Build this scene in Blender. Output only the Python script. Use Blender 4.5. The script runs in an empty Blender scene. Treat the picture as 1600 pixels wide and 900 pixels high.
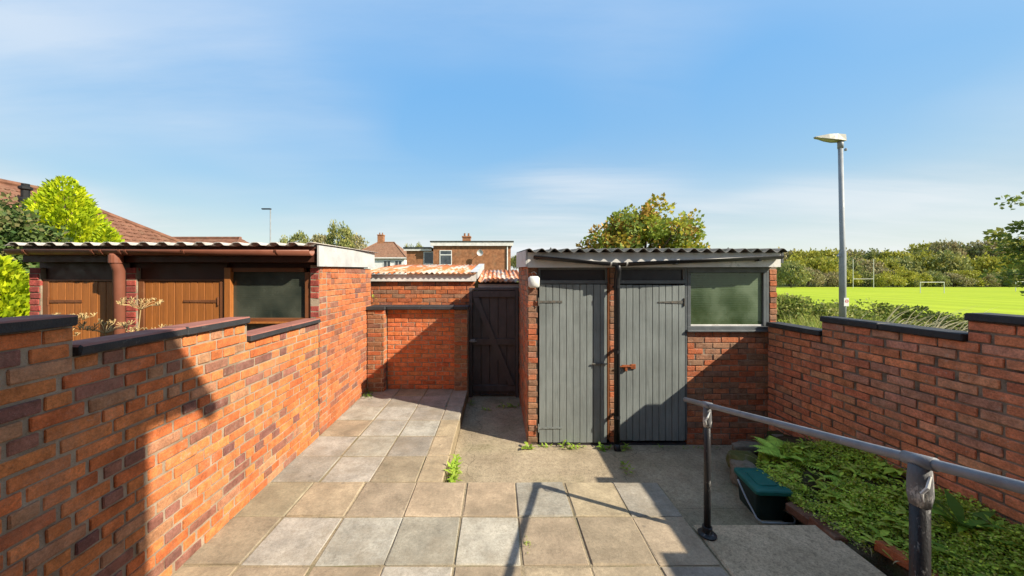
import bpy, bmesh, math, random
import numpy as np
from mathutils import Vector, Matrix, noise as mnoise

random.seed(7); rng = np.random.default_rng(7)
scene = bpy.context.scene
COL = scene.collection
R = math.radians

# ------------------------------------------------------------------ camera
F = 535.0; CX, CY = 778.0, 434.0; EYE = 1.88        # pixels of the 1600x900 photograph, metres
cam_d = bpy.data.cameras.new('camera'); cam = bpy.data.objects.new('camera', cam_d); COL.objects.link(cam)
cam.location = (0, 0, EYE); cam.rotation_euler = (R(90), 0, 0)
cam_d.sensor_width = 36; cam_d.lens = 36 * F / 1600
cam_d.shift_x = (800 - CX) / 1600; cam_d.shift_y = -(450 - CY) / 1600
cam_d.clip_start = 0.05; cam_d.clip_end = 3000
scene.camera = cam

# ------------------------------------------------------------------ world, sun, exposure
SUN = Vector((1.25, -0.63, 1.0)).normalized()
world = bpy.data.worlds.new('World'); scene.world = world; world.use_nodes = True
wn, wl = world.node_tree.nodes, world.node_tree.links
wn.clear()
sky = wn.new('ShaderNodeTexSky'); sky.sky_type = 'NISHITA'; sky.sun_disc = False
sky.sun_elevation = math.asin(SUN.z); sky.sun_rotation = math.atan2(SUN.x, SUN.y)
sky.altitude = 0; sky.air_density = 1.0; sky.dust_density = 0.5; sky.ozone_density = 1.3
bg = wn.new('ShaderNodeBackground'); bg.inputs['Strength'].default_value = 0.15
wo = wn.new('ShaderNodeOutputWorld')
tc = wn.new('ShaderNodeTexCoord')
sep = wn.new('ShaderNodeSeparateXYZ'); wl.new(tc.outputs['Generated'], sep.inputs[0])
def wmath(op, a, b=None, clamp=False):
    n = wn.new('ShaderNodeMath'); n.operation = op; n.use_clamp = clamp
    for i, v in enumerate((a, b)):
        if v is None: continue
        if isinstance(v, (int, float)): n.inputs[i].default_value = v
        else: wl.new(v, n.inputs[i])
    return n.outputs[0]
# thin cirrus on a high cloud plane: direction divided by its height
zc = wmath('ADD', wmath('MAXIMUM', sep.outputs['Z'], 0.0), 0.09)
cxp = wmath('DIVIDE', sep.outputs['X'], zc); cyp = wmath('DIVIDE', sep.outputs['Y'], zc)
comb = wn.new('ShaderNodeCombineXYZ'); wl.new(cxp, comb.inputs[0]); wl.new(cyp, comb.inputs[1])
mp = wn.new('ShaderNodeMapping'); wl.new(comb.outputs[0], mp.inputs[0])
mp.inputs['Rotation'].default_value = (0, 0, R(-14)); mp.inputs['Scale'].default_value = (0.30, 1.25, 1); mp.inputs['Location'].default_value = (7.3, 5.0, 0)
n1 = wn.new('ShaderNodeTexNoise'); wl.new(mp.outputs[0], n1.inputs['Vector'])
n1.inputs['Scale'].default_value = 0.8; n1.inputs['Detail'].default_value = 9; n1.inputs['Roughness'].default_value = 0.6; n1.inputs['Distortion'].default_value = 0.35
r1 = wn.new('ShaderNodeMapRange'); wl.new(n1.outputs['Fac'], r1.inputs[0])
r1.inputs[1].default_value = 0.38; r1.inputs[2].default_value = 0.66; r1.inputs[3].default_value = 0; r1.inputs[4].default_value = 0.85
mp2 = wn.new('ShaderNodeMapping'); wl.new(comb.outputs[0], mp2.inputs[0]); mp2.inputs['Location'].default_value = (9.0, 1.0, 0.0)
n2 = wn.new('ShaderNodeTexNoise'); wl.new(mp2.outputs[0], n2.inputs['Vector'])
n2.inputs['Scale'].default_value = 0.22; n2.inputs['Detail'].default_value = 3
r2 = wn.new('ShaderNodeMapRange'); wl.new(n2.outputs['Fac'], r2.inputs[0])
r2.inputs[1].default_value = 0.40; r2.inputs[2].default_value = 0.62
cm = wmath('MULTIPLY', r1.outputs[0], r2.outputs[0], True)
lum = wn.new('ShaderNodeRGBToBW'); wl.new(sky.outputs[0], lum.inputs[0])
gain = wmath('POWER', wmath('MAXIMUM', lum.outputs[0], 0.2), -0.85)          # soft shoulder: evens out the bright rim of the sky
scs = wn.new('ShaderNodeVectorMath'); scs.operation = 'SCALE'; wl.new(sky.outputs[0], scs.inputs[0]); wl.new(gain, scs.inputs['Scale'])
def wmix(fac, a, b):
    n = wn.new('ShaderNodeMix'); n.data_type = 'RGBA'
    if isinstance(fac, float): n.inputs['Factor'].default_value = fac
    else: wl.new(fac, n.inputs['Factor'])
    wl.new(a, n.inputs[6]); n.inputs[7].default_value = b; return n.outputs[2]
hz = wmath('MULTIPLY', wmath('POWER', wmath('SUBTRACT', 1.0, wmath('MINIMUM', wmath('MAXIMUM', sep.outputs['Z'], 0.0), 1.0)), 7.0), 0.9)
veil = wmix(0.0, scs.outputs[0], (2.1, 2.2, 2.3, 1))
hzed = wmix(hz, veil, (2.12, 2.20, 2.26, 1))
hsv = wn.new('ShaderNodeHueSaturation'); hsv.inputs['Saturation'].default_value = 1.22; hsv.inputs['Hue'].default_value = 0.493; wl.new(hzed, hsv.inputs['Color'])
tint = wn.new('ShaderNodeVectorMath'); tint.operation = 'MULTIPLY'; wl.new(hsv.outputs[0], tint.inputs[0]); tint.inputs[1].default_value = (0.98, 0.98, 0.92)
broad = wmath('MULTIPLY', r2.outputs[0], 0.42)
thin = wmix(broad, tint.outputs[0], (1.30, 1.42, 1.55, 1))
cl = wmix(cm, thin, (1.90, 1.95, 2.0, 1))
wl.new(cl, bg.inputs['Color'])
wl.new(bg.outputs[0], wo.inputs[0])

sd = bpy.data.lights.new('sun', 'SUN'); sd.energy = 2.6; sd.angle = R(0.55); sd.color = (1.0, 0.91, 0.75)
so = bpy.data.objects.new('sun', sd); COL.objects.link(so); so.location = (20, -10, 20)
so.rotation_euler = SUN.to_track_quat('Z', 'Y').to_euler()
scene.view_settings.view_transform = 'Standard'; scene.view_settings.look = 'None'
scene.view_settings.exposure = 1.72; scene.view_settings.gamma = 1.0; scene.view_settings.use_curve_mapping = False
scene.render.engine = 'CYCLES'
scene.cycles.max_bounces = 8; scene.cycles.diffuse_bounces = 4

# ------------------------------------------------------------------ materials
class NT:
    def __init__(s, name):
        s.m = bpy.data.materials.new(name); s.m.use_nodes = True
        s.n, s.l = s.m.node_tree.nodes, s.m.node_tree.links
        s.bsdf = s.n['Principled BSDF']; s.out = s.n['Material Output']
        s.geo = s.n.new('ShaderNodeNewGeometry')
    def put(s, v, sock):
        if isinstance(v, (int, float)): sock.default_value = v
        elif isinstance(v, (tuple, list)): sock.default_value = tuple(v) + ((1,) if len(v) == 3 and len(sock.default_value) == 4 else ())
        else: s.l.new(v, sock)
    def pos(s, scale=(1, 1, 1)):
        if scale == (1, 1, 1): return s.geo.outputs['Position']
        m = s.n.new('ShaderNodeMapping'); s.l.new(s.geo.outputs['Position'], m.inputs[0]); m.inputs['Scale'].default_value = scale
        return m.outputs[0]
    def noise(s, scale, detail=4, rough=0.55, vec=None, dist=0.0):
        t = s.n.new('ShaderNodeTexNoise'); s.l.new(vec or s.pos(), t.inputs['Vector'])
        t.inputs['Scale'].default_value = scale; t.inputs['Detail'].default_value = detail
        t.inputs['Roughness'].default_value = rough; t.inputs['Distortion'].default_value = dist
        return t.outputs['Fac']
    def voro(s, scale, feature='F1', vec=None):
        t = s.n.new('ShaderNodeTexVoronoi'); t.feature = feature; s.l.new(vec or s.pos(), t.inputs['Vector'])
        t.inputs['Scale'].default_value = scale
        return t.outputs['Distance']
    def rng(s, v, a, b, c=0.0, d=1.0):
        t = s.n.new('ShaderNodeMapRange'); s.l.new(v, t.inputs[0])
        for i, x in enumerate((a, b, c, d)): t.inputs[i + 1].default_value = x
        return t.outputs[0]
    def math(s, op, a, b=0.0):
        t = s.n.new('ShaderNodeMath'); t.operation = op; s.put(a, t.inputs[0]); s.put(b, t.inputs[1]); return t.outputs[0]
    def mix(s, fac, a, b, mode='MIX'):
        t = s.n.new('ShaderNodeMix'); t.data_type = 'RGBA'; t.blend_type = mode
        s.put(fac, t.inputs['Factor']); s.put(a, t.inputs[6]); s.put(b, t.inputs[7]); return t.outputs[2]
    def scalecol(s, col, fac):
        t = s.n.new('ShaderNodeVectorMath'); t.operation = 'SCALE'; s.put(col, t.inputs[0]) if not isinstance(col, tuple) else None
        if isinstance(col, tuple): t.inputs[0].default_value = col[:3]
        s.put(fac, t.inputs['Scale']); return t.outputs[0]
    def bump(s, h, strength=0.4, dist=0.01):
        t = s.n.new('ShaderNodeBump'); s.l.new(h, t.inputs['Height']); t.inputs['Strength'].default_value = strength; t.inputs['Distance'].default_value = dist
        s.l.new(t.outputs[0], s.bsdf.inputs['Normal'])
    def objcol(s):
        t = s.n.new('ShaderNodeObjectInfo'); return t.outputs['Color']
    def attr(s, name='tone'):
        t = s.n.new('ShaderNodeAttribute'); t.attribute_name = name; return t.outputs['Color']
    def objrand(s):
        t = s.n.new('ShaderNodeObjectInfo'); return t.outputs['Random']
    def fin(s, col, rough=0.8, metal=0.0, spec=0.3):
        s.put(col, s.bsdf.inputs['Base Color']); s.put(rough, s.bsdf.inputs['Roughness']); s.put(metal, s.bsdf.inputs['Metallic'])
        s.bsdf.inputs['Specular IOR Level'].default_value = spec
        return s.m
MT = {}
def m_brick(name, src, dirt=0.0):
    t = NT(name); base = t.objcol() if src == 'obj' else t.attr()
    c = t.scalecol(base, t.math('MULTIPLY', t.rng(t.noise(14, 5), 0.3, 0.7, 0.70, 1.25), t.rng(t.noise(75, 6, 0.7), 0.3, 0.7, 0.70, 1.28)))
    c = t.mix(t.rng(t.noise(55, 3), 0.60, 0.75, 0, 0.45), c, (0.10, 0.055, 0.04))
    c = t.mix(t.rng(t.noise(2.3, 7, 0.7), 0.52, 0.74, 0, 0.4), c, (0.42, 0.29, 0.20))
    c = t.mix(t.rng(t.noise(210, 2), 0.64, 0.72, 0, 0.5), c, (0.40, 0.33, 0.27))
    c = t.mix(t.math('MULTIPLY', t.rng(t.noise(26, 7, 0.75), 0.56, 0.68, 0, 0.7), t.rng(t.noise(1.1, 4), 0.46, 0.66, 0, 1)), c, (0.50, 0.43, 0.35))
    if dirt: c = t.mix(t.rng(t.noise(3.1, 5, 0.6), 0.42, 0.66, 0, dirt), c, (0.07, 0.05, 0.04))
    h = t.math('ADD', t.noise(60, 5), t.math('MULTIPLY', t.noise(240, 2), 0.5))
    t.bump(h, 0.55, 0.006)
    return t.fin(c, 0.88, spec=0.2)
for s_ in ('obj', 'attr'):
    MT['brick_' + s_] = m_brick('fired_brick_' + s_, s_)
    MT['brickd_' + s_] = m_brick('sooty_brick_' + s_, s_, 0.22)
def m_mortar(name, a, b):
    t = NT(name); c = t.mix(t.rng(t.noise(6, 6), 0.35, 0.65), a, b)
    c = t.mix(t.rng(t.noise(130, 2), 0.58, 0.72, 0, 0.6), c, (0.32, 0.29, 0.25))
    t.bump(t.noise(120, 4), 0.8, 0.008); return t.fin(c, 0.95, spec=0.1)
MT['mortar'] = m_mortar('lime_mortar', (0.26, 0.195, 0.135), (0.42, 0.33, 0.24))
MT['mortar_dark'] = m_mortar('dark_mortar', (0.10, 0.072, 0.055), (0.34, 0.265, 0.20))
def m_slab():
    t = NT('paving_concrete'); b = t.objcol()
    c = t.scalecol(b, t.math('MULTIPLY', t.rng(t.noise(4.2, 8, 0.68), 0.3, 0.72, 0.60, 1.25), t.rng(t.noise(45, 7, 0.75), 0.3, 0.7, 0.74, 1.22)))
    c = t.mix(t.rng(t.noise(1.7, 8, 0.72), 0.46, 0.68, 0, 0.65), c, (0.23, 0.185, 0.125))
    c = t.mix(t.rng(t.noise(16, 6, 0.7), 0.55, 0.72, 0, 0.4), c, (0.20, 0.165, 0.115))
    c = t.mix(t.rng(t.noise(150, 2), 0.60, 0.70, 0, 0.55), c, (0.13, 0.11, 0.085))
    c = t.mix(t.rng(t.noise(190, 2), 0.66, 0.76, 0, 0.5), c, (0.55, 0.50, 0.42))
    c = t.mix(t.rng(t.voro(2.4), 0.025, 0.05, 0.45, 0), c, (0.11, 0.09, 0.07))
    t.bump(t.math('ADD', t.noise(170, 3), t.noise(12, 3)), 0.5, 0.004); return t.fin(c, 0.9, spec=0.2)
MT['slab'] = m_slab()
def m_concrete(name, a, b, moss=0.0, crack=True):
    t = NT(name); c = t.mix(t.rng(t.noise(2.2, 8, 0.7), 0.34, 0.64), a, b)
    c = t.mix(t.rng(t.noise(110, 2), 0.58, 0.70, 0, 0.6), c, (0.10, 0.085, 0.065))
    c = t.mix(t.rng(t.noise(150, 2), 0.64, 0.76, 0, 0.5), c, (0.42, 0.37, 0.29))
    wv = t.n.new('ShaderNodeVectorMath'); wv.operation = 'ADD'; t.l.new(t.pos(), wv.inputs[0])
    nz = t.n.new('ShaderNodeTexNoise'); t.l.new(t.pos(), nz.inputs['Vector']); nz.inputs['Scale'].default_value = 3; nz.inputs['Detail'].default_value = 5
    sc = t.n.new('ShaderNodeVectorMath'); sc.operation = 'SCALE'; t.l.new(nz.outputs['Color'], sc.inputs[0]); sc.inputs['Scale'].default_value = 0.35
    t.l.new(sc.outputs[0], wv.inputs[1])
    cr = t.voro(0.55, 'DISTANCE_TO_EDGE', wv.outputs[0])
    if crack: c = t.mix(t.rng(cr, 0.0, 0.0035, 0.5, 0), c, (0.05, 0.04, 0.03))
    c = t.mix(t.rng(t.noise(28, 7, 0.75), 0.48, 0.68, 0, 0.65), c, (0.16, 0.125, 0.085))
    c = t.scalecol(c, t.rng(t.noise(85, 6, 0.8), 0.3, 0.7, 0.66, 1.3))
    if moss: c = t.mix(t.rng(t.noise(1.6, 6, 0.6), 0.5, 0.68, 0, moss), c, (0.10, 0.11, 0.03))
    t.bump(t.math('ADD', t.noise(140, 3), t.noise(9, 4)), 0.6, 0.006); return t.fin(c, 0.92, spec=0.15)
MT['concrete'] = m_concrete('yard_concrete', (0.27, 0.215, 0.145), (0.47, 0.385, 0.265), 0.3)
MT['apron'] = m_concrete('apron_concrete', (0.40, 0.31, 0.20), (0.62, 0.48, 0.32), 0.0, False)
MT['joint'] = m_concrete('joint_sand', (0.24, 0.19, 0.12), (0.36, 0.29, 0.19), 0.5)
def m_paint(name, col, rough=0.45, wear=(0.3, 0.28, 0.25), wf=0.5, scale=9, bump=0.15, spec=0.35, lo=0.62, stretch=(1, 1, 1)):
    t = NT(name); v = t.pos(stretch)
    c = t.scalecol(col, t.rng(t.noise(scale * 0.5, 5, vec=v), 0.3, 0.7, 0.82, 1.14))
    c = t.mix(t.rng(t.noise(scale, 7, 0.7, vec=v), lo, lo + 0.08, 0, wf), c, wear)
    t.bump(t.noise(scale * 6, 4, vec=v), bump, 0.004); return t.fin(c, t.rng(t.noise(12, 3), 0.3, 0.7, rough * 0.8, min(1, rough * 1.3)), spec=spec)
MT['coping'] = m_paint('black_coping_paint', (0.036, 0.036, 0.039), 0.65, (0.16, 0.15, 0.13), 0.6, 18, 0.8)
MT['coping_red'] = m_paint('red_coping_top', (0.30, 0.12, 0.09), 0.8, (0.12, 0.09, 0.07), 0.6, 20, 0.4)
def m_boards(name, col, worn, wf):
    t = NT(name); v = t.pos((1, 1, 0.06))
    c = t.scalecol(col, t.math('MULTIPLY', t.rng(t.noise(70, 5, 0.6, v), 0.3, 0.7, 0.86, 1.14), t.rng(t.noise(2.5, 6), 0.3, 0.7, 0.84, 1.16)))
    c = t.mix(t.rng(t.noise(9, 8, 0.75, t.pos((2, 2, 0.7))), 0.60, 0.70, 0, wf), c, worn)
    c = t.mix(t.rng(t.noise(45, 4, 0.6), 0.70, 0.76, 0, 0.8), c, (0.45, 0.44, 0.40))
    t.bump(t.noise(80, 4, 0.6, v), 0.35, 0.004); return t.fin(c, t.rng(t.noise(9, 4), 0.3, 0.7, 0.42, 0.7), spec=0.3)
MT['grey_door'] = m_boards('slate_grey_door_paint', (0.20, 0.22, 0.212), (0.27, 0.28, 0.245), 0.5)
MT['grey_frame'] = m_paint('slate_grey_frame_paint', (0.11, 0.122, 0.128), 0.45, (0.30, 0.30, 0.28), 0.6, 16, 0.2)
MT['dark_panel'] = m_paint('dark_panel_paint', (0.030, 0.028, 0.034), 0.4, (0.08, 0.08, 0.08), 0.3, 16, 0.2)
MT['black_door'] = m_paint('weathered_black_gate_paint', (0.078, 0.070, 0.072), 0.6, (0.26, 0.215, 0.18), 0.6, 13, 0.4, stretch=(2, 2, 0.7), lo=0.66)
MT['brown_door'] = m_paint('brown_varnished_timber', (0.40, 0.14, 0.034), 0.45, (0.24, 0.085, 0.025), 0.6, 8, 0.2, stretch=(6, 6, 0.4), lo=0.5)
MT['brown_frame'] = m_paint('brown_stained_frame', (0.20, 0.075, 0.030), 0.5, (0.26, 0.13, 0.06), 0.5, 9, 0.25)
MT['dark_brown'] = m_paint('dark_brown_fascia', (0.085, 0.032, 0.020), 0.5, (0.09, 0.05, 0.03), 0.4, 12, 0.2)
MT['brown_gutter'] = m_paint('terracotta_gutter_paint', (0.235, 0.085, 0.052), 0.5, (0.12, 0.075, 0.05), 0.5, 9, 0.15)
MT['red_brick_paint'] = m_paint('painted_red_pier_brick', (0.36, 0.085, 0.06), 0.6, (0.22, 0.08, 0.06), 0.4, 18, 0.35)
MT['white_paint'] = m_paint('white_fascia_paint', (0.70, 0.68, 0.64), 0.5, (0.34, 0.32, 0.28), 0.5, 8, 0.15, lo=0.58)
MT['grey_board'] = m_paint('pale_grey_bargeboard', (0.50, 0.50, 0.49), 0.55, (0.28, 0.27, 0.25), 0.5, 9, 0.15, lo=0.6)
MT['white_plastic'] = m_paint('white_plastic', (0.72, 0.73, 0.70), 0.35, (0.45, 0.45, 0.38), 0.4, 20, 0.05)
MT['black_plastic'] = m_paint('black_plastic_gutter', (0.016, 0.016, 0.018), 0.35, (0.07, 0.07, 0.06), 0.4, 12, 0.1)
MT['galv'] = m_paint('galvanised_lamp_steel', (0.30, 0.32, 0.335), 0.5, (0.33, 0.34, 0.35), 0.4, 6, 0.05)
MT['rail'] = m_paint('grey_painted_rail', (0.21, 0.215, 0.23), 0.38, (0.42, 0.42, 0.42), 0.6, 30, 0.3, lo=0.66)
MT['post_black'] = m_paint('flaking_black_post_paint', (0.022, 0.022, 0.024), 0.35, (0.38, 0.37, 0.35), 0.85, 22, 0.5, lo=0.60, stretch=(1, 1, 0.45))
MT['wrap'] = m_paint('torn_grey_wrap', (0.14, 0.14, 0.145), 0.6, (0.62, 0.60, 0.57), 0.9, 16, 0.8, lo=0.54, stretch=(1, 1, 0.5))
MT['rust'] = m_paint('rusty_iron', (0.28, 0.075, 0.02), 0.9, (0.10, 0.03, 0.015), 0.7, 40, 0.6, lo=0.5)
MT['iron'] = m_paint('painted_iron_strap', (0.12, 0.115, 0.10), 0.6, (0.20, 0.12, 0.06), 0.6, 40, 0.4, lo=0.55)
MT['asbestos'] = m_paint('weathered_fibre_cement', (0.17, 0.165, 0.155), 0.9, (0.045, 0.05, 0.035), 0.8, 7, 0.5, lo=0.5)
MT['asbestos_pale'] = m_paint('pale_fibre_cement', (0.50, 0.46, 0.42), 0.9, (0.20, 0.16, 0.12), 0.6, 7, 0.4, lo=0.55)
MT['bin_green'] = m_paint('teal_bin_lid', (0.012, 0.145, 0.125), 0.42, (0.03, 0.14, 0.12), 0.4, 18, 0.05, lo=0.66)
MT['bin_dark'] = m_paint('dark_green_bin_body', (0.008, 0.022, 0.019), 0.38, (0.03, 0.05, 0.045), 0.4, 18, 0.05)
MT['stem'] = m_paint('plant_stem', (0.12, 0.16, 0.03), 0.7, (0.2, 0.2, 0.06), 0.5, 20)
MT['straw'] = m_paint('dry_straw', (0.44, 0.31, 0.14), 0.9, (0.26, 0.17, 0.07), 0.5, 20)
MT['bark'] = m_paint('bark', (0.09, 0.065, 0.045), 0.95, (0.15, 0.12, 0.08), 0.6, 10, 0.8, lo=0.5)
MT['stone'] = m_paint('rubble_stone', (0.22, 0.19, 0.15), 0.95, (0.10, 0.09, 0.05), 0.6, 18, 0.8, lo=0.5)
MT['mossy'] = m_paint('mossy_stone', (0.12, 0.12, 0.035), 0.95, (0.17, 0.15, 0.11), 0.6, 18, 0.9, lo=0.52)
MT['render'] = m_paint('white_render', (0.72, 0.72, 0.70), 0.9, (0.5, 0.5, 0.48), 0.3, 3, 0.2)
MT['black'] = m_paint('matt_black', (0.012, 0.012, 0.013), 0.6, (0.04, 0.04, 0.04), 0.3, 10)
MT['red_paint'] = m_paint('red_sign_ink', (0.6, 0.03, 0.03), 0.5, (0.5, 0.1, 0.1), 0.2, 30)
MT['lens'] = m_paint('lamp_lens', (0.55, 0.56, 0.52), 0.2, (0.4, 0.4, 0.35), 0.2, 10)
MT['lampcap'] = m_paint('olive_grey_lamp_head', (0.33, 0.32, 0.27), 0.5, (0.22, 0.21, 0.17), 0.4, 8)
def m_rustroof():
    t = NT('rusted_corrugated_sheet'); c = t.mix(t.rng(t.noise(2.6, 7, 0.65, t.pos((2.2, 0.4, 1))), 0.42, 0.54), (0.56, 0.46, 0.38), (0.50, 0.15, 0.045))
    c = t.mix(t.rng(t.noise(14, 5, 0.6), 0.6, 0.75, 0, 0.6), c, (0.55, 0.46, 0.40))
    c = t.mix(t.rng(t.noise(30, 3), 0.62, 0.75, 0, 0.5), c, (0.20, 0.08, 0.04))
    return t.fin(c, 0.85, spec=0.2)
MT['rustroof'] = m_rustroof()
def m_soil():
    t = NT('garden_soil'); c = t.mix(t.rng(t.noise(9, 6), 0.35, 0.65), (0.055, 0.040, 0.025), (0.13, 0.095, 0.06))
    c = t.mix(t.rng(t.noise(5, 5), 0.5, 0.62, 0, 0.8), c, (0.07, 0.085, 0.02))
    t.bump(t.noise(45, 6), 1, 0.03); return t.fin(c, 1.0, spec=0.05)
MT['soil'] = m_soil()
def m_grass_ground(name, a, b, c3, s1):
    t = NT(name); c = t.mix(t.rng(t.noise(s1, 6, 0.6), 0.35, 0.65), a, b)
    c = t.mix(t.rng(t.noise(s1 * 7, 5), 0.5, 0.75, 0, 0.6), c, c3)
    t.bump(t.noise(s1 * 40, 4), 0.7, 0.05); return t.fin(c, 0.95, spec=0.05)
MT['ground'] = m_grass_ground('rough_grass_ground', (0.09, 0.12, 0.025), (0.16, 0.16, 0.05), (0.06, 0.08, 0.02), 0.5)
def m_field():
    t = NT('mown_field_grass'); c = t.mix(t.rng(t.noise(0.045, 6, 0.6), 0.35, 0.65), (0.30, 0.385, 0.027), (0.36, 0.435, 0.033))
    wv = t.n.new('ShaderNodeTexWave'); wv.wave_type = 'BANDS'; wv.bands_direction = 'X'; t.l.new(t.pos(), wv.inputs['Vector'])
    wv.inputs['Scale'].default_value = 0.045; wv.inputs['Distortion'].default_value = 0.4
    c = t.scalecol(c, t.rng(wv.outputs['Fac'], 0.3, 0.7, 0.92, 1.04))
    c = t.mix(t.rng(t.noise(0.16, 7, 0.7), 0.55, 0.75, 0, 0.5), c, (0.30, 0.30, 0.05))
    c = t.mix(t.rng(t.noise(0.9, 6, 0.7), 0.5, 0.75, 0, 0.4), c, (0.20, 0.27, 0.03))
    t.bump(t.noise(2.0, 4), 0.7, 0.05); return t.fin(c, 0.95, spec=0.05)
MT['field'] = m_field()
def m_leaf(name, trans=0.35, gain=1.0):
    t = NT(name); b = t.attr(); c = t.scalecol(b, t.rng(t.noise(3, 3), 0.3, 0.7, 0.8 * gain, 1.2 * gain))
    t.fin(c, 0.6, spec=0.25)
    tr = t.n.new('ShaderNodeBsdfTranslucent'); t.l.new(c, tr.inputs['Color'])
    mx = t.n.new('ShaderNodeMixShader'); mx.inputs[0].default_value = trans
    t.l.new(t.bsdf.outputs[0], mx.inputs[1]); t.l.new(tr.outputs[0], mx.inputs[2]); t.l.new(mx.outputs[0], t.out.inputs['Surface'])
    return t.m
MT['leaf'] = m_leaf('leaf_green')
MT['leaf_far'] = m_leaf('leaf_far', 0.25)
MT['leaf_ground'] = m_leaf('leaf_ground', 0.08)
def m_glass(name, dark, haze, hz, rough=0.12):
    t = NT(name)
    soft = t.rng(t.noise(2.6, 4, 0.5), 0.36, 0.66, 0.0, hz)  # soft blotches; on the green pane they paint blurred greenery, reflected and seen through
    dust = t.rng(t.noise(320, 2), 0.60, 0.72, 0, 0.5)
    streak = t.rng(t.noise(6, 6, 0.7, t.pos((5, 5, 0.35))), 0.58, 0.8, 0, 0.35)
    dirt = t.math('MAXIMUM', soft, t.math('MAXIMUM', dust, streak))  # painted view blotches joined with real dust and streaks
    c = t.mix(dirt, dark, haze)
    wv = t.n.new('ShaderNodeTexWave'); wv.wave_type = 'BANDS'; wv.bands_direction = 'Z'; t.l.new(t.pos(), wv.inputs['Vector'])
    wv.inputs['Scale'].default_value = 14; wv.inputs['Distortion'].default_value = 1.5; wv.inputs['Detail'].default_value = 2
    t.bump(wv.outputs['Fac'], 0.05, 0.01)
    return t.fin(c, t.rng(dirt, 0, 1, rough, 0.55), spec=0.7)
MT['glass_green'] = m_glass('dirty_glass_painted_green_view', (0.035, 0.060, 0.024), (0.14, 0.19, 0.105), 0.75, 0.10)
MT['glass_dark'] = m_glass('dusty_dark_window_glass', (0.022, 0.030, 0.024), (0.14, 0.15, 0.11), 0.45, 0.12)
MT['glass_far'] = m_glass('far_window_glass', (0.03, 0.04, 0.05), (0.2, 0.22, 0.24), 0.3, 0.08)
def m_tile(name, col):
    t = NT(name); c = t.scalecol(col, t.rng(t.noise(4, 6), 0.3, 0.7, 0.65, 1.3))
    c = t.mix(t.rng(t.noise(1.5, 6, 0.65), 0.52, 0.7, 0, 0.45), c, (0.20, 0.16, 0.10))
    t.bump(t.noise(40, 4), 0.4, 0.01); return t.fin(c, 0.9, spec=0.15)
MT['tile'] = m_tile('brown_roof_tile', (0.20, 0.095, 0.060))
MT['tile_far'] = m_tile('weathered_roof_tile', (0.25, 0.135, 0.085))
MT['brick_far'] = m_tile('far_brown_brick', (0.33, 0.15, 0.075))
MT['felt'] = m_tile('dark_roof_felt', (0.045, 0.05, 0.05))

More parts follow.
